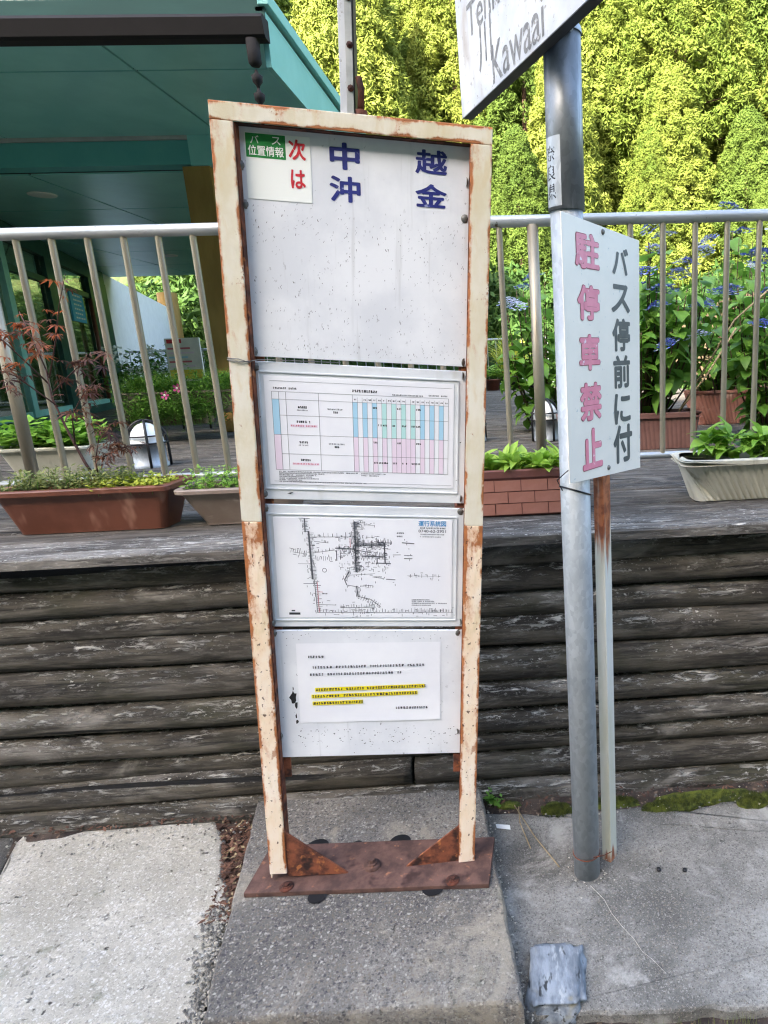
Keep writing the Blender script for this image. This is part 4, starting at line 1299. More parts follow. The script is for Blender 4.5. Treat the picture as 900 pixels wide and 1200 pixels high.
for (x, z) in ((-2.72, 1.40), (-2.62, 1.45)):
    f = MB()
    for k in range(5):
        a = k * 1.2566
        f.add([(x, 5.21, z), (x + .028 * math.cos(a - .4), 5.195, z + .028 * math.sin(a - .4)), (x + .036 * math.cos(a), 5.19, z + .036 * math.sin(a)), (x + .028 * math.cos(a + .4), 5.195, z + .028 * math.sin(a + .4))], [(0, 1, 2, 3)], 0)
    f.lathe([(0, .004), (.008, .002), (.009, 0)], 8, 1, Matrix.Translation((x, 5.193, z)) @ Matrix.Rotation(math.pi / 2, 4, 'X'))
    f.build('flower', ['petal_pink', 'petal_white'], tg)
wf = small_foliage('dark leafy plant with white flower clusters beside the glass door', 'plant', (-3.75, 7.2, ZD + .2), (.9, .4), 700, 'green_plain', (.07, .04), 9, .55)
m = MB()
for k in range(34):
    c = Vector((r.uniform(-.45, .45), r.uniform(-.25, .1), r.uniform(.15, .6)))
    for j in range(8):
        d = Vector((r.gauss(0, 1), r.gauss(0, 1), r.gauss(0, 1) + .4)).normalized() * .045
        s_ = d.cross(Vector((r.gauss(0, 1), r.gauss(0, 1), r.gauss(0, 1)))).normalized() * .016
        m.add([c + d * .4, c + d * .8 - s_, c + d * 1.2, c + d * .8 + s_], [(0, 1, 2, 3)])
o = m.build('flower_cluster', 'petal_white', wf, world=False, kind='stuff')

# red Japanese maple seedling
mp = thing('maple_seedling', 'young Japanese maple with dark red and orange leaves in terracotta planter', 'maple', (-1.60, 2.42, ZD + .13))
def maple_leaf(name, mat, s=.055):
    m = MB()
    for k, (a, L) in enumerate(((0, 1), (.62, .92), (-.62, .92), (1.25, .7), (-1.25, .7), (2.0, .4), (-2.0, .4))):
        d = Vector((math.sin(a), math.cos(a), 0)); n_ = Vector((d.y, -d.x, 0))
        L *= s
        m.add([(0, 0, 0), d * L * .45 + n_ * L * .09 + Vector((0, 0, .003)), d * L + Vector((0, 0, -.25 * L)), d * L * .45 - n_ * L * .09 + Vector((0, 0, .003))], [(0, 1, 2, 3)], 0, True)
    return m.mesh(name, mat)
ML = [maple_leaf('leaf', 'maple'), maple_leaf('leaf', 'maple', .065)]
MO = [maple_leaf('leaf', 'maple_orange'), maple_leaf('leaf', 'maple_orange', .065)]
base = Vector((-1.60, 2.42, ZD + .13))
def W_(x, z, y=2.44): return Vector((x, y, z)) - base
trunk_pts = [W_(-1.555, 1.16), W_(-1.60, 1.27), W_(-1.64, 1.40), W_(-1.665, 1.50), W_(-1.665, 1.60)]
m = MB().tube(trunk_pts, [.0055, .005, .004, .0032, .0022], 8)
m.build('trunk', 'maple_stem', mp, world=False)
branches = [[W_(-1.66, 1.57), W_(-1.61, 1.70), W_(-1.55, 1.81, 2.40), W_(-1.49, 1.905, 2.37)], [W_(-1.66, 1.58), W_(-1.70, 1.70, 2.46), W_(-1.74, 1.80, 2.48)],
            [W_(-1.62, 1.33), W_(-1.57, 1.44, 2.38), W_(-1.50, 1.52, 2.36), W_(-1.44, 1.56, 2.34)], [W_(-1.65, 1.47), W_(-1.74, 1.58, 2.40), W_(-1.84, 1.63, 2.38)], [W_(-1.56, 1.17), W_(-1.51, 1.28, 2.36), W_(-1.47, 1.38, 2.35), W_(-1.40, 1.42, 2.34)],
            [W_(-1.51, 1.28, 2.36), W_(-1.44, 1.31, 2.35), W_(-1.38, 1.33, 2.34)], [W_(-1.66, 1.52), W_(-1.60, 1.60, 2.5), W_(-1.53, 1.63, 2.52)], [W_(-1.665, 1.55), W_(-1.77, 1.70, 2.42), W_(-1.85, 1.76, 2.40)]]
for b in branches:
    MB().tube(b, [.0028, .0022, .0016, .001][:len(b)], 6).build('branch', 'maple_stem', mp, world=False)
r = random.Random(12)
for bi, b in enumerate(branches):
    for k in range(18 if bi != 0 else 13):
        t = r.uniform(.25, 1.0) * (len(b) - 1); i = min(int(t), len(b) - 2)
        p = b[i].lerp(b[i + 1], t - i) + Vector((r.gauss(0, .022), r.gauss(0, .03), r.gauss(0, .014)))
        orange = (bi in (0, 1, 7) and r.random() < .75)
        share('leaf', r.choice(MO if orange else ML), mp, p, (r.uniform(-.6, .1), r.uniform(-.5, .5), r.uniform(0, 6.28)), r.uniform(.55, 1.0))

# hydrangeas
HL = [leaf_mesh('leaf', .15, .095, 'hydrangea', .22, d, 7, wave=.003, seed=i) for i, d in enumerate((.35, .6, .15))]
def flower_mesh(seed, mats=('petal_blue', 'petal_pale')):
    r = random.Random(seed); m = MB()
    for k in range(120):
        rr = .062 * math.sqrt(r.random()); a = r.uniform(0, 6.28)
        c = Vector((rr * math.cos(a), rr * math.sin(a), .028 * (1 - (rr / .065) ** 2) + r.uniform(-.006, .01)))
        for j in range(2):
            b = r.uniform(0, 6.28); s = .0085
            m.add([c + Vector((s * math.cos(b), s * math.sin(b), .004)), c + Vector((s * .5 * math.cos(b + 1.6), s * .5 * math.sin(b + 1.6), .001)), c - Vector((s * math.cos(b), s * math.sin(b), -.003)), c - Vector((s * .5 * math.cos(b + 1.6), s * .5 * math.sin(b + 1.6), -.002))], [(0, 1, 2, 3)], 0)
    for k in range(11):
        a = k / 11 * 6.28 + r.uniform(-.2, .2); rr = r.uniform(.066, .085)
        c = Vector((rr * math.cos(a), rr * math.sin(a), r.uniform(-.005, .012)))
        for j in range(4):
            b = j * 1.571 + r.uniform(-.2, .2); s = .016
            d = Vector((math.cos(b), math.sin(b), .25)); n_ = Vector((-math.sin(b), math.cos(b), 0))
            m.add([c, c + d * s * .6 - n_ * s * .5, c + d * s, c + d * s * .6 + n_ * s * .5], [(0, 1, 2, 3)], 0 if r.random() < .6 else 1)
    return m.mesh('flower_head', list(mats))
FL = [flower_mesh(i) for i in range(3)]
FP = [flower_mesh(9, ('petal_pale', 'petal_blue'))]
def hydrangea(label, loc, size, nst, flowers, seed, per=13):
    """stems with paired leaves: the outermost 280 leaves are parts, the rest one joined part"""
    p = thing('hydrangea', label, 'hydrangea', loc)
    r = random.Random(seed); st = MB(); spots = []
    for i in range(nst):
        a = r.uniform(0, 6.28); rr = math.sqrt(r.random())
        top = Vector((rr * math.cos(a) * size[0], rr * math.sin(a) * size[1], size[2] * r.uniform(.5, 1.0) * (1 - .25 * rr * rr)))
        b = Vector((top.x * .35, top.y * .35, 0))
        mid = b.lerp(top, .5) + Vector((top.x * .15, top.y * .15, .05))
        st.tube([b, mid, top], [.006, .005, .003], 5)
        for k in range(per):
            t = .10 + .90 * (k / per) ** .85
            q_ = b.lerp(mid, t * 2) if t < .5 else mid.lerp(top, t * 2 - 1)
            az = k * 1.571 + (k // 2) * .3 + r.uniform(-.5, .5)
            spots.append((q_, (r.uniform(-.5, .35), r.uniform(-.3, .3), az), r.uniform(.55, 1.1)))
    spots.sort(key=lambda q_: q_[0].y - .3 * q_[0].z)
    inner = MB()
    for i, (q_, rot_, s_) in enumerate(spots):
        me = r.choice(HL)
        if i < 280:
            share('leaf', me, p, q_, rot_, s_)
        else:
            M_ = Matrix.Translation(q_) @ Euler(rot_).to_matrix().to_4x4() @ Matrix.Scale(s_, 4)
            inner.add([M_ @ v.co for v in me.vertices], [tuple(f.vertices) for f in me.polygons], 0, True)
    if inner.v:
        o = inner.build('inner_leaves', 'hydrangea', p, world=False); o['kind'] = 'stuff'
    st.build('stem', 'stem', p, world=False)['kind'] = 'stuff'
    for (fx, fy, fz, pale) in flowers:
        share('flower_head', r.choice(FP if pale else FL), p, Vector((fx, fy, fz)) - Vector(loc), (r.uniform(-.1, .5), r.uniform(-.3, .3), r.uniform(0, 6)), r.uniform(.8, 1.15))
    return p
hydrangea('large blue lacecap hydrangea behind the no parking sign in the brown planter', (.72, 3.95, 1.22), (.46, .34, 1.08), 36,
          [(.80, 3.70, 2.19, 0), (.93, 3.72, 2.05, 0), (.74, 3.65, 2.24, 1), (.79, 3.66, 1.91, 0), (1.0, 3.66, 1.82, 0), (.75, 3.6, 1.82, 0), (.80, 3.6, 1.62, 0), (1.13, 3.7, 1.89, 0), (.9, 3.75, 2.0, 1), (.98, 3.66, 1.66, 1), (.68, 3.7, 2.0, 0), (1.05, 3.8, 2.12, 1)], 31, 14)
hydrangea('blue hydrangea at the far right above the ribbed terracotta planter', (1.55, 5.0, 1.26), (.55, .40, 1.2), 34,
          [(1.55, 4.65, 2.36, 0), (1.74, 4.7, 2.23, 0), (1.45, 4.6, 2.50, 0), (1.72, 4.62, 1.96, 0), (1.80, 4.62, 1.82, 0), (1.45, 4.6, 1.98, 0), (1.30, 4.6, 1.9, 1), (1.62, 4.6, 2.12, 1), (1.3, 4.6, 2.3, 0)], 32, 14)
hydrangea('hydrangea with few blue flowers left of the steel pole', (.18, 5.1, 1.05), (.36, .32, 1.12), 28,
          [(.06, 4.78, 2.05, 0), (-.07, 4.8, 1.96, 1), (.0, 4.75, 1.93, 1), (.12, 4.75, 2.12, 0)], 33, 15)
hydrangea('leafy hydrangea nearest the camera at the right picture edge', (1.62, 4.15, 1.05), (.36, .30, 1.15), 24,
          [(1.40, 3.9, 2.10, 0), (1.48, 3.9, 1.90, 0), (1.42, 3.88, 1.72, 0), (1.5, 3.9, 2.25, 1)], 34, 14)
hydrangea('green hydrangea in the back between the two planters', (.95, 6.3, 1.05), (.6, .4, 1.35), 26,
          [(.9, 5.9, 2.3, 0), (1.1, 5.9, 2.15, 0), (1.2, 5.9, 2.45, 1)], 35, 12)
m = MB()
for pts in ([(.95, 3.9, 1.25), (1.25, 3.85, 1.75), (1.72, 3.8, 2.15)], [(.9, 3.8, 1.22), (1.05, 3.7, 1.45), (1.2, 3.66, 1.7)]):
    m.tube(pts, .006, 6)
tag(m.build('bare_cane', 'twig'), 'pale bare canes leaning through the hydrangea leaves', 'cane')

# ------------------------------------------------------------------ garden lamps on the deck
def garden_lamp(label, loc, s=1.0):
    p = thing('garden_lamp', label, 'lamp', loc, group='caged garden lamps on the deck')
    r_ = .098 * s; h0 = .13 * s
    MB().lathe([(r_ * .98, 0), (r_ * .98, .02), (r_ * .90, .025), (r_ * .90, h0), (r_ * .98, h0), (r_ * .98, h0 + .015), (0, h0 + .015)], 28).build('base', 'galv', p, world=False)
    prof = [(r_ * .9 * math.cos(t * .1963), h0 + .016 + .115 * s * math.sin(t * .1963)) for t in range(9)]
    MB().lathe(prof, 28).build('globe', 'lamp_glass', p, world=False)
    cg = MB()
    for k in range(4):
        a = k * math.pi / 2 + .5
        pts = [(r_ * 1.06 * math.cos(a), r_ * 1.06 * math.sin(a), 0), (r_ * 1.06 * math.cos(a), r_ * 1.06 * math.sin(a), h0)]
        for t in range(1, 9):
            e = t * math.pi / 16
            pts.append((r_ * 1.06 * math.cos(e) * math.cos(a), r_ * 1.06 * math.cos(e) * math.sin(a), h0 + .016 + .13 * s * math.sin(e)))
        cg.tube(pts, .0075 * s, 7)
    for zz in (h0 + .012, h0 + .055 * s):
        rr = r_ * (1.07 if zz < h0 + .03 else 1.0)
        cg.tube([(rr * math.cos(t * .2618), rr * math.sin(t * .2618), zz) for t in range(25)], .005 * s, 6, cap=False)
    cg.build('cage', 'black', p, world=False)
    return p
garden_lamp('caged white garden lamp on the deck left of the bus stop sign', (-2.23, 3.98, ZD))
garden_lamp('caged garden lamp half hidden behind the steel pole', (.15, 4.45, ZD))
garden_lamp('caged garden lamp hidden mostly behind the right sign upright', (-.34, 4.55, ZD), .8)

# ------------------------------------------------------------------ restaurant building
bl = thing('restaurant', 'teal roofed restaurant with glass door and ochre columns at the left', 'building', (-6, 9, 1.03))
def bp_(mbx, name, mats, parent=None, **kw):
    return mbx.build(name, mats, parent or bl, **kw)
XR = -1.30
m = MB().box((-16, 4.2, 3.46), (XR - .032, 12.45, 3.535))   # flat roof
m.box((-16, 8.0, 3.536), (-4.6, 12.0, 5.0))
roof = bp_(m, 'roof', 'teal_dark')
bp_(MB().box((-16, 4.17, 3.425), (XR - .002, 4.198, 3.533)), 'fascia', 'teal_dark', bev=.003)
g = MB()
prof = [(4.17, 3.42), (4.08, 3.42), (4.065, 3.40), (4.085, 3.325), (4.10, 3.312), (4.165, 3.312)]
vs = [(x, y, z) for x in (-16, XR + .01) for (y, z) in prof]; n = len(prof)
g.add(vs, [(i, i + 1, n + i + 1, n + i) for i in range(n - 1)] + [tuple(range(n))[::-1], tuple(range(n, 2 * n)), (n - 1, 0, n, 2 * n - 1)])
gut = bp_(g, 'gutter', 'gutter')
# soffit in boards with open joints
xj = [-16, -12.5, -10.8, -9.1, -7.4, -5.7, -4.0, -2.33, XR - .03]
for i in range(len(xj) - 1):
    for y0, y1 in ((4.20, 4.765), (4.782, 5.988)):
        bp_(MB().box((xj[i] + .009, y0, 3.425), (xj[i + 1] - .009, y1, 3.44)), 'soffit_board', 'teal')
bp_(MB().box((-16, 4.2, 3.4405), (XR - .03, 6.0, 3.455)), 'soffit_backing', 'black')
# beam with a pale trim strip
bp_(MB().box((-16, 5.99, 3.215), (-2.60, 6.14, 3.395)), 'beam', 'teal_deep', bev=.003)
bp_(MB().box((-16, 5.97, 3.397), (-2.60, 6.14, 3.4245)), 'trim_strip', 'white_trim', bev=.002)
bp_(MB().box((-2.60, 5.97, 3.20), (XR - .05, 6.14, 3.4245)), 'beam', 'teal')
bp_(MB().box((-2.68, 5.985, 1.03), (-2.46, 6.20, 3.199)), 'column', 'ochre', bev=.004)
# verge board on the right end of the roof
yv = [4.17, 6.3, 8.5, 10.5, 12.5]
for i in range(4):
    bp_(MB().box((XR - .03, yv[i] + .003, 3.20), (XR, yv[i + 1] - .003, 3.47)), 'verge_panel', 'teal_light')
bp_(MB().box((XR - .05, 4.17, 3.472), (XR - .012, 12.5, 3.492)), 'verge_shadow_strip', 'black')  # black strip standing in for the shadow line below the trim
bp_(MB().box((XR - .03, 4.15, 3.494), (XR + .03, 12.53, 3.565)), 'verge_trim', 'teal_light', bev=.004)
# porch ceiling panels
yj = [6.15, 7.4, 8.65, 9.9, 11.15, 12.4]
xk = [-12, -10.4, -8.8, -7.2, -5.6, -4.0, -2.4, XR - .04]
for i in range(len(xk) - 1):
    for j in range(len(yj) - 1):
        bp_(MB().box((xk[i] + .011, yj[j] + .011, 3.20), (xk[i + 1] - .011, yj[j + 1] - .011, 3.213)), 'ceiling_panel', 'teal')
bp_(MB().box((-12, 6.15, 3.2135), (XR - .04, 12.4, 3.23)), 'ceiling_backing', 'black')
for (x, y) in ((-4.32, 6.77), (-4.98, 10.28), (-5.3, 12.0), (-2.9, 8.9), (-7.4, 8.9)):
    o = MB().lathe([(0, 0), (.09, 0), (.11, .004), (.115, .012)], 20).build('downlight', 'lamp_disc', bl, world=False)
    o.location = Vector((x, y, 3.187)) - Vector(bl.location)
# facade facing right: glass doors then white wall
A = Vector((-4.6, 5.4, 0)); wv = Vector((-.33, .944, 0)).normalized(); nv = Vector((wv.y, -wv.x, 0))
FM = Matrix(((wv.x, -nv.x, 0, A.x), (wv.y, -nv.y, 0, A.y), (0, 0, 1, 0), (0, 0, 0, 1)))   # local x along the wall, -y towards the deck
bp_(MB().lathe([(.24, 1.03), (.24, 3.6)], 24, 0, Matrix.Translation(FM @ Vector((14.25, .05, 0)))), 'column', 'ochre')
def fac(a, b, name, mats, parent=None, **kw):
    return bp_(MB().box(a, b, 0, FM), name, mats, parent, **kw)
fac((6.7, 0, 1.03), (13.9, .15, 3.19), 'wall', 'white_wall')
fac((-1, 0, 1.03), (.6, .15, 3.19), 'wall', 'white_wall')
fac((.6, -.02, 1.03), (6.7, .15, 1.13), 'door_sill', 'door_green')
fac((.6, -.02, 3.0), (6.7, .12, 3.19), 'door_header', 'door_green')
for s0, s1, mt in ((.6, .72, 'door_teal'), (2.15, 2.3, 'door_teal'), (3.62, 3.98, 'door_green'), (4.02, 4.2, 'door_teal'), (5.62, 5.78, 'door_green'), (6.05, 6.69, 'door_green')):
    fac((s0, -.03, 1.132), (s1, .10, 2.998), 'door_post', mt, bev=.003)
for s0, s1 in ((.73, 2.14), (2.31, 3.61), (4.21, 5.61), (5.79, 6.04)):
    dr = fac((s0, .02, 1.134), (s1, .032, 2.68), 'glass_pane', 'glass')
    fac((s0, .02, 2.76), (s1, .032, 2.996), 'transom_pane', 'glass')
    fac((s0, -.01, 2.684), (s1, .06, 2.756), 'transom_bar', 'door_green')
    fac((s0, -.012, 1.134), (s1, .015, 1.20), 'bottom_rail', 'door_teal')
bp_(MB().tube([FM @ Vector((5.35, -.06, 1.2)), FM @ Vector((5.35, -.06, 2.66))], .03, 10), 'door_handle', 'brown_bar')
bsn = fac((4.55, -.004, 2.30), (5.2, .018, 2.70), 'notice', 'blue_sign')
m = MB(); r = random.Random(6)
for k in range(6):
    zz = 2.66 - k * .06
    x = 4.68
    while x < 5.05:
        w_ = r.uniform(.03, .09); m.box((x, -.0062, zz - .022), (x + w_, -.0045, zz), 0, FM); x += w_ + .03
    bp_(m, 'printed_line', 'white_print', bsn)
    m = MB()
# warm room behind the glass
fac((.6, 3.0, 1.03), (6.7, 3.1, 1.75), 'room_wall', 'warm_wood')
for s0 in (.6, 2.6, 4.6, 6.6):
    fac((s0, 3.0, 1.751), (s0 + .1, 3.1, 3.19), 'room_post', 'warm_wood')
fac((.6, .2, 1.0), (6.7, 3.0, 1.035), 'room_floor', 'warm_wood')
fac((1.2, 1.2, 1.04), (2.9, 1.8, 1.75), 'counter', 'warm_wood')
fac((4.4, 1.4, 1.04), (5.4, 1.9, 1.9), 'cupboard', 'brown_bar')
# set back upper storey with corrugated siding
us = MB().box((-16, 8.3, 5.0), (-4.5, 11.9, 9.0))
bp_(us, 'upper_wall', 'white_wall')
m = MB(); x = -16
while x < -4.5:
    m.box((x, 8.262, 5.0), (x + .055, 8.298, 9.0)); x += .11
o = bp_(m, 'siding_rib', 'white_trim'); o['kind'] = 'stuff'
bp_(MB().box((-16.5, 7.9, 9.0), (-4.1, 12.4, 9.25)), 'upper_roof', 'teal_dark')
# rain chain under the gutter
rc = bp_(MB().lathe([(.0, 3.313), (.036, 3.313), (.034, 3.20), (.022, 3.185), (.0, 3.185)], 16, 0, Matrix.Translation((-1.37, 4.12, 0))), 'rain_chain', 'gutter')
for z in (3.12, 3.03, 2.94, 2.85, 2.76, 2.67):
    MB().lathe([(.006, z + .05), (.012, z + .03), (.03, z + .018), (.026, z - .01), (.012, z - .028), (.006, z - .045)], 12, 0, Matrix.Translation((-1.37, 4.12, 0))).build('chain_cup', 'gutter', rc)

# poster stand near the door and pots at the far end of the deck
ps = thing('poster_stand', 'white poster board with coloured lines standing near the far plants', 'poster stand', (-3.12, 6.4, 1.03))
bo_ = MB().box((-3.27, 6.4, 1.48), (-2.96, 6.42, 1.87)).build('board', 'poster', ps)
MB().box((-3.26, 6.394, 1.50), (-2.97, 6.399, 1.585)).build('yellow_band', 'yellow', bo_)
for k in range(5):
    MB().box((-3.25, 6.394, 1.61 + k * .04), (-3.02 - .03 * (k % 3), 6.399, 1.626 + k * .04)).build('printed_line', ('cell_pink', 'ink_pinkred', 'cell_blue')[k % 3], bo_)
MB().box((-3.25, 6.394, 1.825), (-3.12, 6.399, 1.86)).build('printed_heading', 'ink_red', bo_)
for x in (-3.24, -2.99):
    MB().tube([(x, 6.43, 1.03), (x, 6.43, 1.86)], .010, 6).build('leg', 'black', ps)
def pot(label, x, y, r_, h, mat):
    p = thing('flower_pot', label, 'flower pot', (x, y, ZD))
    MB().lathe([(0, 0), (r_ * .78, 0), (r_, h), (r_ * 1.06, h), (r_ * 1.06, h - .02), (r_ * .95, h - .03), (0, h - .03)], 18).build('pot', mat, p, world=False)
    return p
pot('dark red flower pot at the far end of the deck', -.52, 12.0, .14, .2, 'terracotta')
pot('black flower pot with reedy grass at the far deck end', -.18, 12.1, .16, .24, 'black')
pot('small dark pot right of the reedy grass', .22, 12.0, .09, .14, 'black')
small_foliage('tall yellow green reeds in the black pot far away', 'grass', (-.18, 12.1, ZD + .22), (.3, .2), 260, 'lime', (.03, .02), 23, .95, grassy=True, name='reed_plant')
small_foliage('round green plant in the dark red pot far away', 'plant', (-.52, 12.0, ZD + .18), (.3, .24), 90, 'primula', (.08, .05), 24, .22)
pm = thing('potted_lantern', 'small white round lantern beside the black pot', 'lantern', (.05, 11.9, ZD))
MB().lathe([(0, .0), (.06, 0), (.06, .08), (.07, .09), (.075, .14), (.05, .20), (0, .215)], 16).build('body', 'lamp_glass', pm, world=False)

# ------------------------------------------------------------------ cedars on the hillside
def tuft(m, c, d, rad, r, n, mi=0, wide=.30):
    """a rounded puff of foliage: small sprays laid over a ball, facing outwards, denser along d"""
    for k in range(n):
        v = Vector((r.gauss(0, 1), r.gauss(0, 1), r.gauss(0, 1))).normalized() + d * .55
        v.normalize()
        c2 = c + v * rad * r.uniform(.55, 1.0)
        nn = (v + Vector((r.gauss(0, .38), r.gauss(0, .38), r.gauss(0, .38)))).normalized()
        u = nn.cross(Vector((r.gauss(0, 1), r.gauss(0, 1), r.gauss(0, 1)))).normalized()
        w = nn.cross(u)
        L = rad * r.uniform(.17, .32); W = L * wide * r.uniform(.8, 1.3)
        m.add([c2 - u * L * .6, c2 + w * W, c2 + u * L + v * L * .5, c2 - w * W], [(0, 1, 2, 3)], mi, False)
def cedar_mesh(seed, H=14.0, Rm=3.3, n=560, blades=150):
    r = random.Random(seed); m = MB(); bm_ = MB()
    for i in range(n):
        t = (i + r.random()) / n
        t = t ** .85
        z = H * (.02 + .97 * t)
        env = Rm * (1 - t) ** .62 * (.72 + .28 * smooth(0, .25, t)) + .12
        a = i * 2.39996 + r.uniform(-.35, .35)
        lob = 1 + .20 * noise.noise((math.cos(a) * 1.6 + seed, math.sin(a) * 1.6, z * .45))
        rr = env * lob * r.uniform(.80, 1.03)
        c = Vector((rr * math.cos(a), rr * math.sin(a), z - .15 * rr))
        d = Vector((math.cos(a) * .7, math.sin(a) * .7, .85)).normalized()
        tuft(m, c, d, r.uniform(.42, .78) * (1 - .35 * t), r, blades)
        if i % 9 == 0:
            bm_.tube([(0, 0, z - .35), c * .6 + Vector((0, 0, .4 * z - .1)), c * .97 + Vector((0, 0, .03 * z))], [.04, .025, .01], 4, cap=False)
    tuft(m, Vector((0, 0, H)), Vector((0, 0, 1)), .5, r, 40)
    tr = MB().tube([(0, 0, -1.5), (0, 0, H * .5), (0, 0, H * .95)], [.22, .14, .03], 8)
    return m.mesh('crown', 'cedar'), tr.mesh('trunk', 'bark'), bm_.mesh('branches', 'bark')
def cedar_mesh_green(k):
    me = CED[k][0].copy(); me.materials.clear(); me.materials.append(MT['cedar_green'])
    return me
CED = [cedar_mesh(1), cedar_mesh(2, 15, 3.0, 580), cedar_mesh(3, 12.5, 3.5, 540), cedar_mesh(4, 16, 3.6, 680)]
CEG = [cedar_mesh_green(k) for k in range(4)]
r = random.Random(40)
cnt = 0
rows_ = [(27, 3.6), (30.5, 3.5), (34, 3.6), (37.5, 3.6), (41.5, 3.8), (46, 3.9), (51, 4.1), (57, 4.4), (64, 4.8)]
for (yy, stp_) in rows_:
    x = -.56 * yy
    while x < .62 * yy + 6:
        X = x + r.uniform(-1.5, 1.5); Y = yy + r.uniform(-1.8, 1.8)
        x += stp_ * r.uniform(.8, 1.15)
        if X / Y < -.50: continue
        k = r.randrange(4)
        s = r.uniform(.6, 1.15) * (.66 if yy < 28 else .85 if yy < 32 else 1)
        green = (yy < 32 and r.random() < .40) or r.random() < .10
        t = thing('cedar_tree', 'darker green cedar standing among the yellow green ones on the hillside' if green else 'yellow green cedar on the steep hillside behind the deck', 'tree', (X, Y, ground_h(X, Y) - .2), (r.uniform(-.03, .03), r.uniform(-.03, .03), r.uniform(0, 6.28)), 'darker green cedars on the hillside' if green else 'yellow green cedars covering the hillside')
        t.scale = (s * r.uniform(.9, 1.25), s * r.uniform(.9, 1.25), s)
        share('crown', CEG[k] if green else CED[k][0], t, (0, 0, 0)); share('trunk', CED[k][1], t, (0, 0, 0))
        if X % 1 < .3: share('branches', CED[k][2], t, (0, 0, 0))
        cnt += 1
# dark bushes just beyond the deck
def bush_mesh(seed, n=520, flat=.8):
    r = random.Random(seed); m = MB()
    for i in range(n):
        v = Vector((r.gauss(0, 1), r.gauss(0, 1), abs(r.gauss(0, 1)))).normalized()
        lob = 1 + .25 * noise.noise(v * 1.8 + Vector((seed, 0, 0)))
        c = Vector((v.x * lob, v.y * lob, v.z * lob * flat)) * r.uniform(.7, 1)
        tuft(m, c, (v + Vector((0, 0, .4))).normalized(), r.uniform(.11, .18), r, 60, 0, .34)
    return m.mesh('crown', 'cedar_dark'), MB().tube([(0, 0, -.6), (.05, 0, .5)], [.05, .02], 6).mesh('trunk', 'bark')
BU = [bush_mesh(5), bush_mesh(6)]
for i, (x, y, s, lab) in enumerate(((-2.6, 14.5, 1.7, 'dark green bush beyond the far railing left of the reeds'), (.6, 14.2, 1.9, 'dark green bush beyond the far railing behind the reeds'), (3.2, 14.0, 2.1, 'dark bush behind the hydrangeas at the deck corner'), (-8.2, 23.0, 4.6, 'dark tall bush seen past the white wall under the ceiling'), (-5.0, 17.2, 2.3, 'dark bush right of the far ochre column'), (5.4, 13.0, 2.2, 'dark green bush at the far right beyond the side railing'),
        (-.9, 18.0, 3.6, 'tall dark broad bush left of the steel pole beyond the deck'), (2.6, 19.0, 3.4, 'tall dark bush above the hydrangeas, left one'), (6.4, 18.5, 3.3, 'tall dark bush above the hydrangeas, right one'), (-13.0, 19.0, 3.4, 'dark bush far left behind the white wall end'), (-5.0, 20.5, 3.8, 'dark tree like bush behind the bus stop sign'), (10.5, 19.0, 3.6, 'dark bush beyond the right picture edge'), (-17.5, 22.0, 3.8, 'dark bush beyond the restaurant, farthest left'))):
    t = thing('bush', lab, 'bush', (x, y, .3))
    t.scale = (s, s, s * 1.15)
    share('crown', BU[i % 2][0], t, (0, 0, 0), (0, 0, i)); share('trunk', BU[i % 2][1], t, (0, 0, 0))

# ------------------------------------------------------------------ small things on the ground
m = MB(); r = random.Random(17)
def rock(c, s, seed, name, mat, rings=9, seg=14, boxy=.55, angular=False):
    vs = []; fs = []
    for i in range(rings + 1):
        ph = math.pi * i / rings
        for k in range(seg):
            th = 2 * math.pi * k / seg
            v = Vector((math.sin(ph) * math.cos(th), math.sin(ph) * math.sin(th), math.cos(ph)))
            q_ = Vector([math.copysign(abs(a) ** boxy, a) for a in v])
            if angular:
                q_.x += .12 * q_.y - .10 * q_.z * q_.y; q_.z += -.22 * q_.x * (q_.x > .2) + .10 * noise.noise(v * 6)
                q_ *= 1 + .16 * noise.noise(v * 2.6 + Vector((seed, 9, 0))) + .02 * noise.noise(v * 14 + Vector((seed, 0, 0)))
            q_ *= 1 + .16 * noise.noise(v * 2.1 + Vector((seed, 0, 0))) + .06 * noise.noise(v * 7 + Vector((seed, 0, 0)))
            vs.append((c[0] + q_.x * s[0], c[1] + q_.y * s[1], c[2] + q_.z * s[2]))
    for i in range(rings):
        for k in range(seg):
            fs.append((i * seg + k, (i + 1) * seg + k, (i + 1) * seg + (k + 1) % seg, i * seg + (k + 1) % seg))
    return MB().add(vs, fs, 0, True).build(name, mat, loc=(c[0], c[1], c[2] - s[2]))
tag(rock((0.018, 1.36, .002), (.072, .088, .034), 5, 'stone', 'stone', 18, 30, .36, True), 'blue grey squared stone set against the concrete block', 'stone')
for i, (x, y, sx, sy, sz) in enumerate(((.05, 2.015, .06, .03, .035), (.46, 1.985, .12, .028, .03), (.75, 1.975, .06, .03, .035), (.6, 2.02, .2, .03, .04), (.95, 2.0, .2, .03, .035), (.25, 2.02, .1, .025, .03), (-.12, 2.05, .05, .02, .03))):
    vs = []; fs = []; rg, sg = 10, 18
    for a in range(rg + 1):
        for k in range(sg):
            ph = math.pi / 2 * a / rg; th = 2 * math.pi * k / sg
            v = Vector((math.sin(ph) * math.cos(th), math.sin(ph) * math.sin(th), math.cos(ph)))
            d = 1 + .25 * noise.noise(v * 2.5 + Vector((i * 5, 0, 0))) + .12 * noise.noise(v * 9 + Vector((i * 5, 0, 0)))
            vs.append((x + v.x * sx * d, y + v.y * sy * d, -.01 + v.z * sz * d))
    for a in range(rg):
        for k in range(sg):
            fs.append((a * sg + k, (a + 1) * sg + k, (a + 1) * sg + (k + 1) % sg, a * sg + (k + 1) % sg))
    m.add(vs, fs, 0, True)
r = random.Random(19)
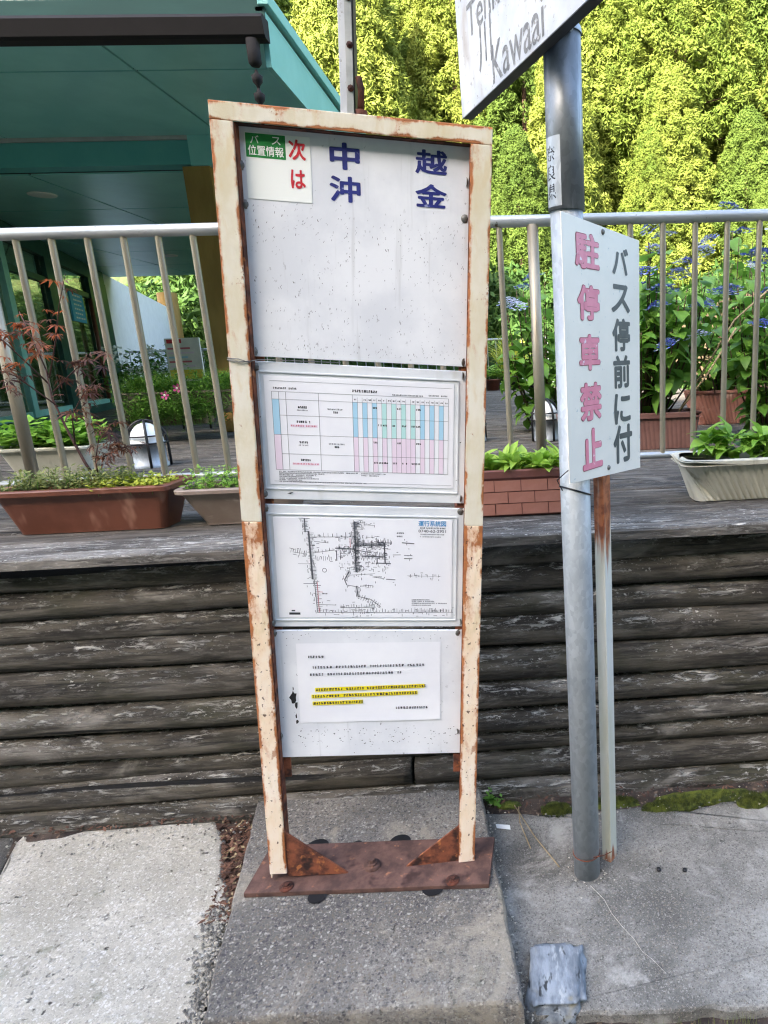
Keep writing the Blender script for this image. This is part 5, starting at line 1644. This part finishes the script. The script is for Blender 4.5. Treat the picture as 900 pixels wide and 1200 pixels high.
for k in range(5200):     # moss pile
    i = r.choice(((.05, 2.0, .055, .03), (.46, 1.98, .11, .028), (.75, 1.97, .055, .03), (.6, 2.01, .2, .03), (.95, 2.0, .2, .03), (.25, 2.02, .1, .02)))
    a = r.uniform(0, 6.28); q_ = math.sqrt(r.random())
    x, y = i[0] + math.cos(a) * q_ * i[2], i[1] + math.sin(a) * q_ * i[3]
    z = .03 * math.sqrt(max(0, 1 - q_ * q_))
    h = r.uniform(.004, .009); b = r.uniform(0, 6.28); w = .0016
    m.add([(x - w * math.cos(b), y - w * math.sin(b), z - .004), (x + w * math.cos(b), y + w * math.sin(b), z - .004), (x + r.gauss(0, .003), y + r.gauss(0, .003), z + h)], [(0, 1, 2)])
o = m.build('moss', 'moss'); o['kind'] = 'stuff'; o['label'] = 'dark green moss along the foot of the log wall'
m = MB()
def scatter(n, fx, fy, s, mi=0, z=.012):
    for k in range(n):
        x, y = fx(), fy()
        a = r.uniform(0, 6.28); L = s * r.uniform(.5, 1.4); w = L * r.uniform(.25, .5)
        d = Vector((math.cos(a), math.sin(a), r.uniform(-.4, .4))); n_ = Vector((-math.sin(a), math.cos(a), r.uniform(-.5, .5)))
        c = Vector((x, y, z + r.uniform(0, .015)))
        m.add([c - d * L, c - n_ * w, c + d * L, c + n_ * w], [(0, 1, 2, 3)], mi)
def gap_x(): return None
for k in range(900):
    t = r.random()
    y = 1.62 + t * .45; xl = -.97 - .16 * t * t - .02; xr = -.93 - .07 * t
    x = r.uniform(xl - .02, xr)
    scatter(1, lambda: x, lambda: y, .010, 0 if r.random() < .9 else 1, .0)
scatter(700, lambda: r.uniform(-2.2, -.95), lambda: 2.08 + r.uniform(-.03, .05), .009, 0, .02)
scatter(160, lambda: r.uniform(-.2, 1.2), lambda: 2.03 + r.uniform(-.02, .05), .009, 0, .02)
o = m.build('leaf_litter', ['litter', 'twig']); o['kind'] = 'stuff'; o['label'] = 'brown leaf litter in the gap beside the concrete block'
m = MB()
m.tube([(-.10, 2.04, .012), (-.03, 1.88, .008), (.045, 1.74, .006)], .0022, 5)
tag(m.build('twig', 'twig'), 'thin straw coloured twig lying left of the pole foot', 'twig')
tag(MB().tube([(-.085, 2.03, .012), (-.08, 1.95, .010), (-.045, 1.83, .006)], .002, 5).build('twig', 'twig'), 'shorter dry twig crossing the long one by the moss', 'twig')
tag(MB().add([(-.165, 1.955, .008), (-.115, 1.94, .012), (-.112, 1.922, .007), (-.160, 1.936, .006)], [(0, 1, 2, 3)]).build('paper_scrap', 'lichen_white'), 'white scrap of paper on the pavement right of the block', 'scrap')
for (x, y, s, lab) in ((.355, 1.70, .0075, 'dark pebble right of the pole, the left one of the pair'), (.435, 1.69, .007, 'dark pebble right of the pole, the right one of the pair'), (-.14, 1.60, .008, 'tiny dark pebble near the block edge')):
    tag(rock((x, y, s * .6), (s, s * 1.1, s * .7), x * 9, 'pebble', 'black', 6, 8, .8), lab, 'pebble')
p = small_foliage('small green weed sprouting right of the block at the wall foot', 'weed', (-.19, 2.055, .01), (.07, .03), 16, 'green_plain', (.022, .016), 31, .05)
m = MB()
def crumb(x, y, z, s_):
    o_ = [Vector((r.uniform(.6, 1.2) * a, r.uniform(.6, 1.2) * b, r.uniform(.5, 1) * c)) * s_ for a, b, c in ((1, 0, 0), (-1, 0, 0), (0, 1, 0), (0, -1, 0), (0, 0, 1), (0, 0, -1))]
    p_ = Vector((x, y, z))
    m.add([p_ + q_ for q_ in o_], [(0, 2, 4), (2, 1, 4), (1, 3, 4), (3, 0, 4), (2, 0, 5), (1, 2, 5), (3, 1, 5), (0, 3, 5)], r.choice((0, 1, 1)))
for k in range(900):
    t_ = r.random(); x = -.835 - .125 * t_ ** 1.2; y = 1.22 + .46 * t_
    crumb(x + r.gauss(-.018, .022), y, .012 + r.uniform(-.004, .004), r.uniform(.0025, .0075))
for k in range(500):
    x = r.uniform(-.84, .0); crumb(x, 1.185 + r.gauss(-.01, .016), -.09 + r.uniform(0, .03), r.uniform(.003, .009))
for k in range(260):
    t_ = r.random(); crumb(-.06 - .155 * t_ + r.gauss(.018, .012), 1.2 + .82 * t_, .005, r.uniform(.002, .006))
for k in range(160):
    a_ = r.uniform(0, 6.28); d_ = .044 + abs(r.gauss(0, .018)); crumb(PX_ + d_ * math.cos(a_), PY_ + d_ * math.sin(a_), .004, r.uniform(.0015, .004))
for k in range(260):
    crumb(r.uniform(-1.9, 1.2), 2.0 + r.uniform(-.05, .06), .015, r.uniform(.002, .006))
o = m.build('grit', ['slab', 'pavement', 'dirt']); o['kind'] = 'stuff'; o['label'] = 'loose grit and crumbled concrete in the joints'
# pale crack repaired across the pavement
m = MB()
pts = [(.135, 1.655), (.17, 1.60), (.185, 1.55), (.21, 1.50), (.235, 1.46), (.25, 1.42), (.275, 1.39), (.30, 1.35)]
for i in range(len(pts) - 1):
    (x0, y0), (x1, y1) = pts[i], pts[i + 1]
    w = .0012 - .0001 * i
    m.add([(x0 - w, y0, .0065), (x0 + w, y0, .0065), (x1 + w, y1, .0065), (x1 - w, y1, .0065)], [(0, 1, 2, 3)])
m.build('pavement_crack', 'slab', kind='structure')
# grass on the road edge in front of the pavement
m = MB()
for k in range(2600):
    x = r.uniform(-.35, 1.2); y = 1.225 + r.gauss(-.02, .03)
    if y > 1.25: y = 1.235
    a = r.uniform(0, 6.28); h = r.uniform(.012, .05) * (1.2 if .1 < x < .5 else .7); w = .0015
    m.add([(x - w, y, -.10), (x + w, y, -.10), (x + r.gauss(0, .012), y + r.gauss(-.006, .012), -.10 + h + .045)], [(0, 1, 2)])
o = m.build('grass', 'grass'); o['kind'] = 'stuff'; o['label'] = 'short grass along the front edge of the pavement'
print('cedars', cnt, 'objects', len(bpy.data.objects))
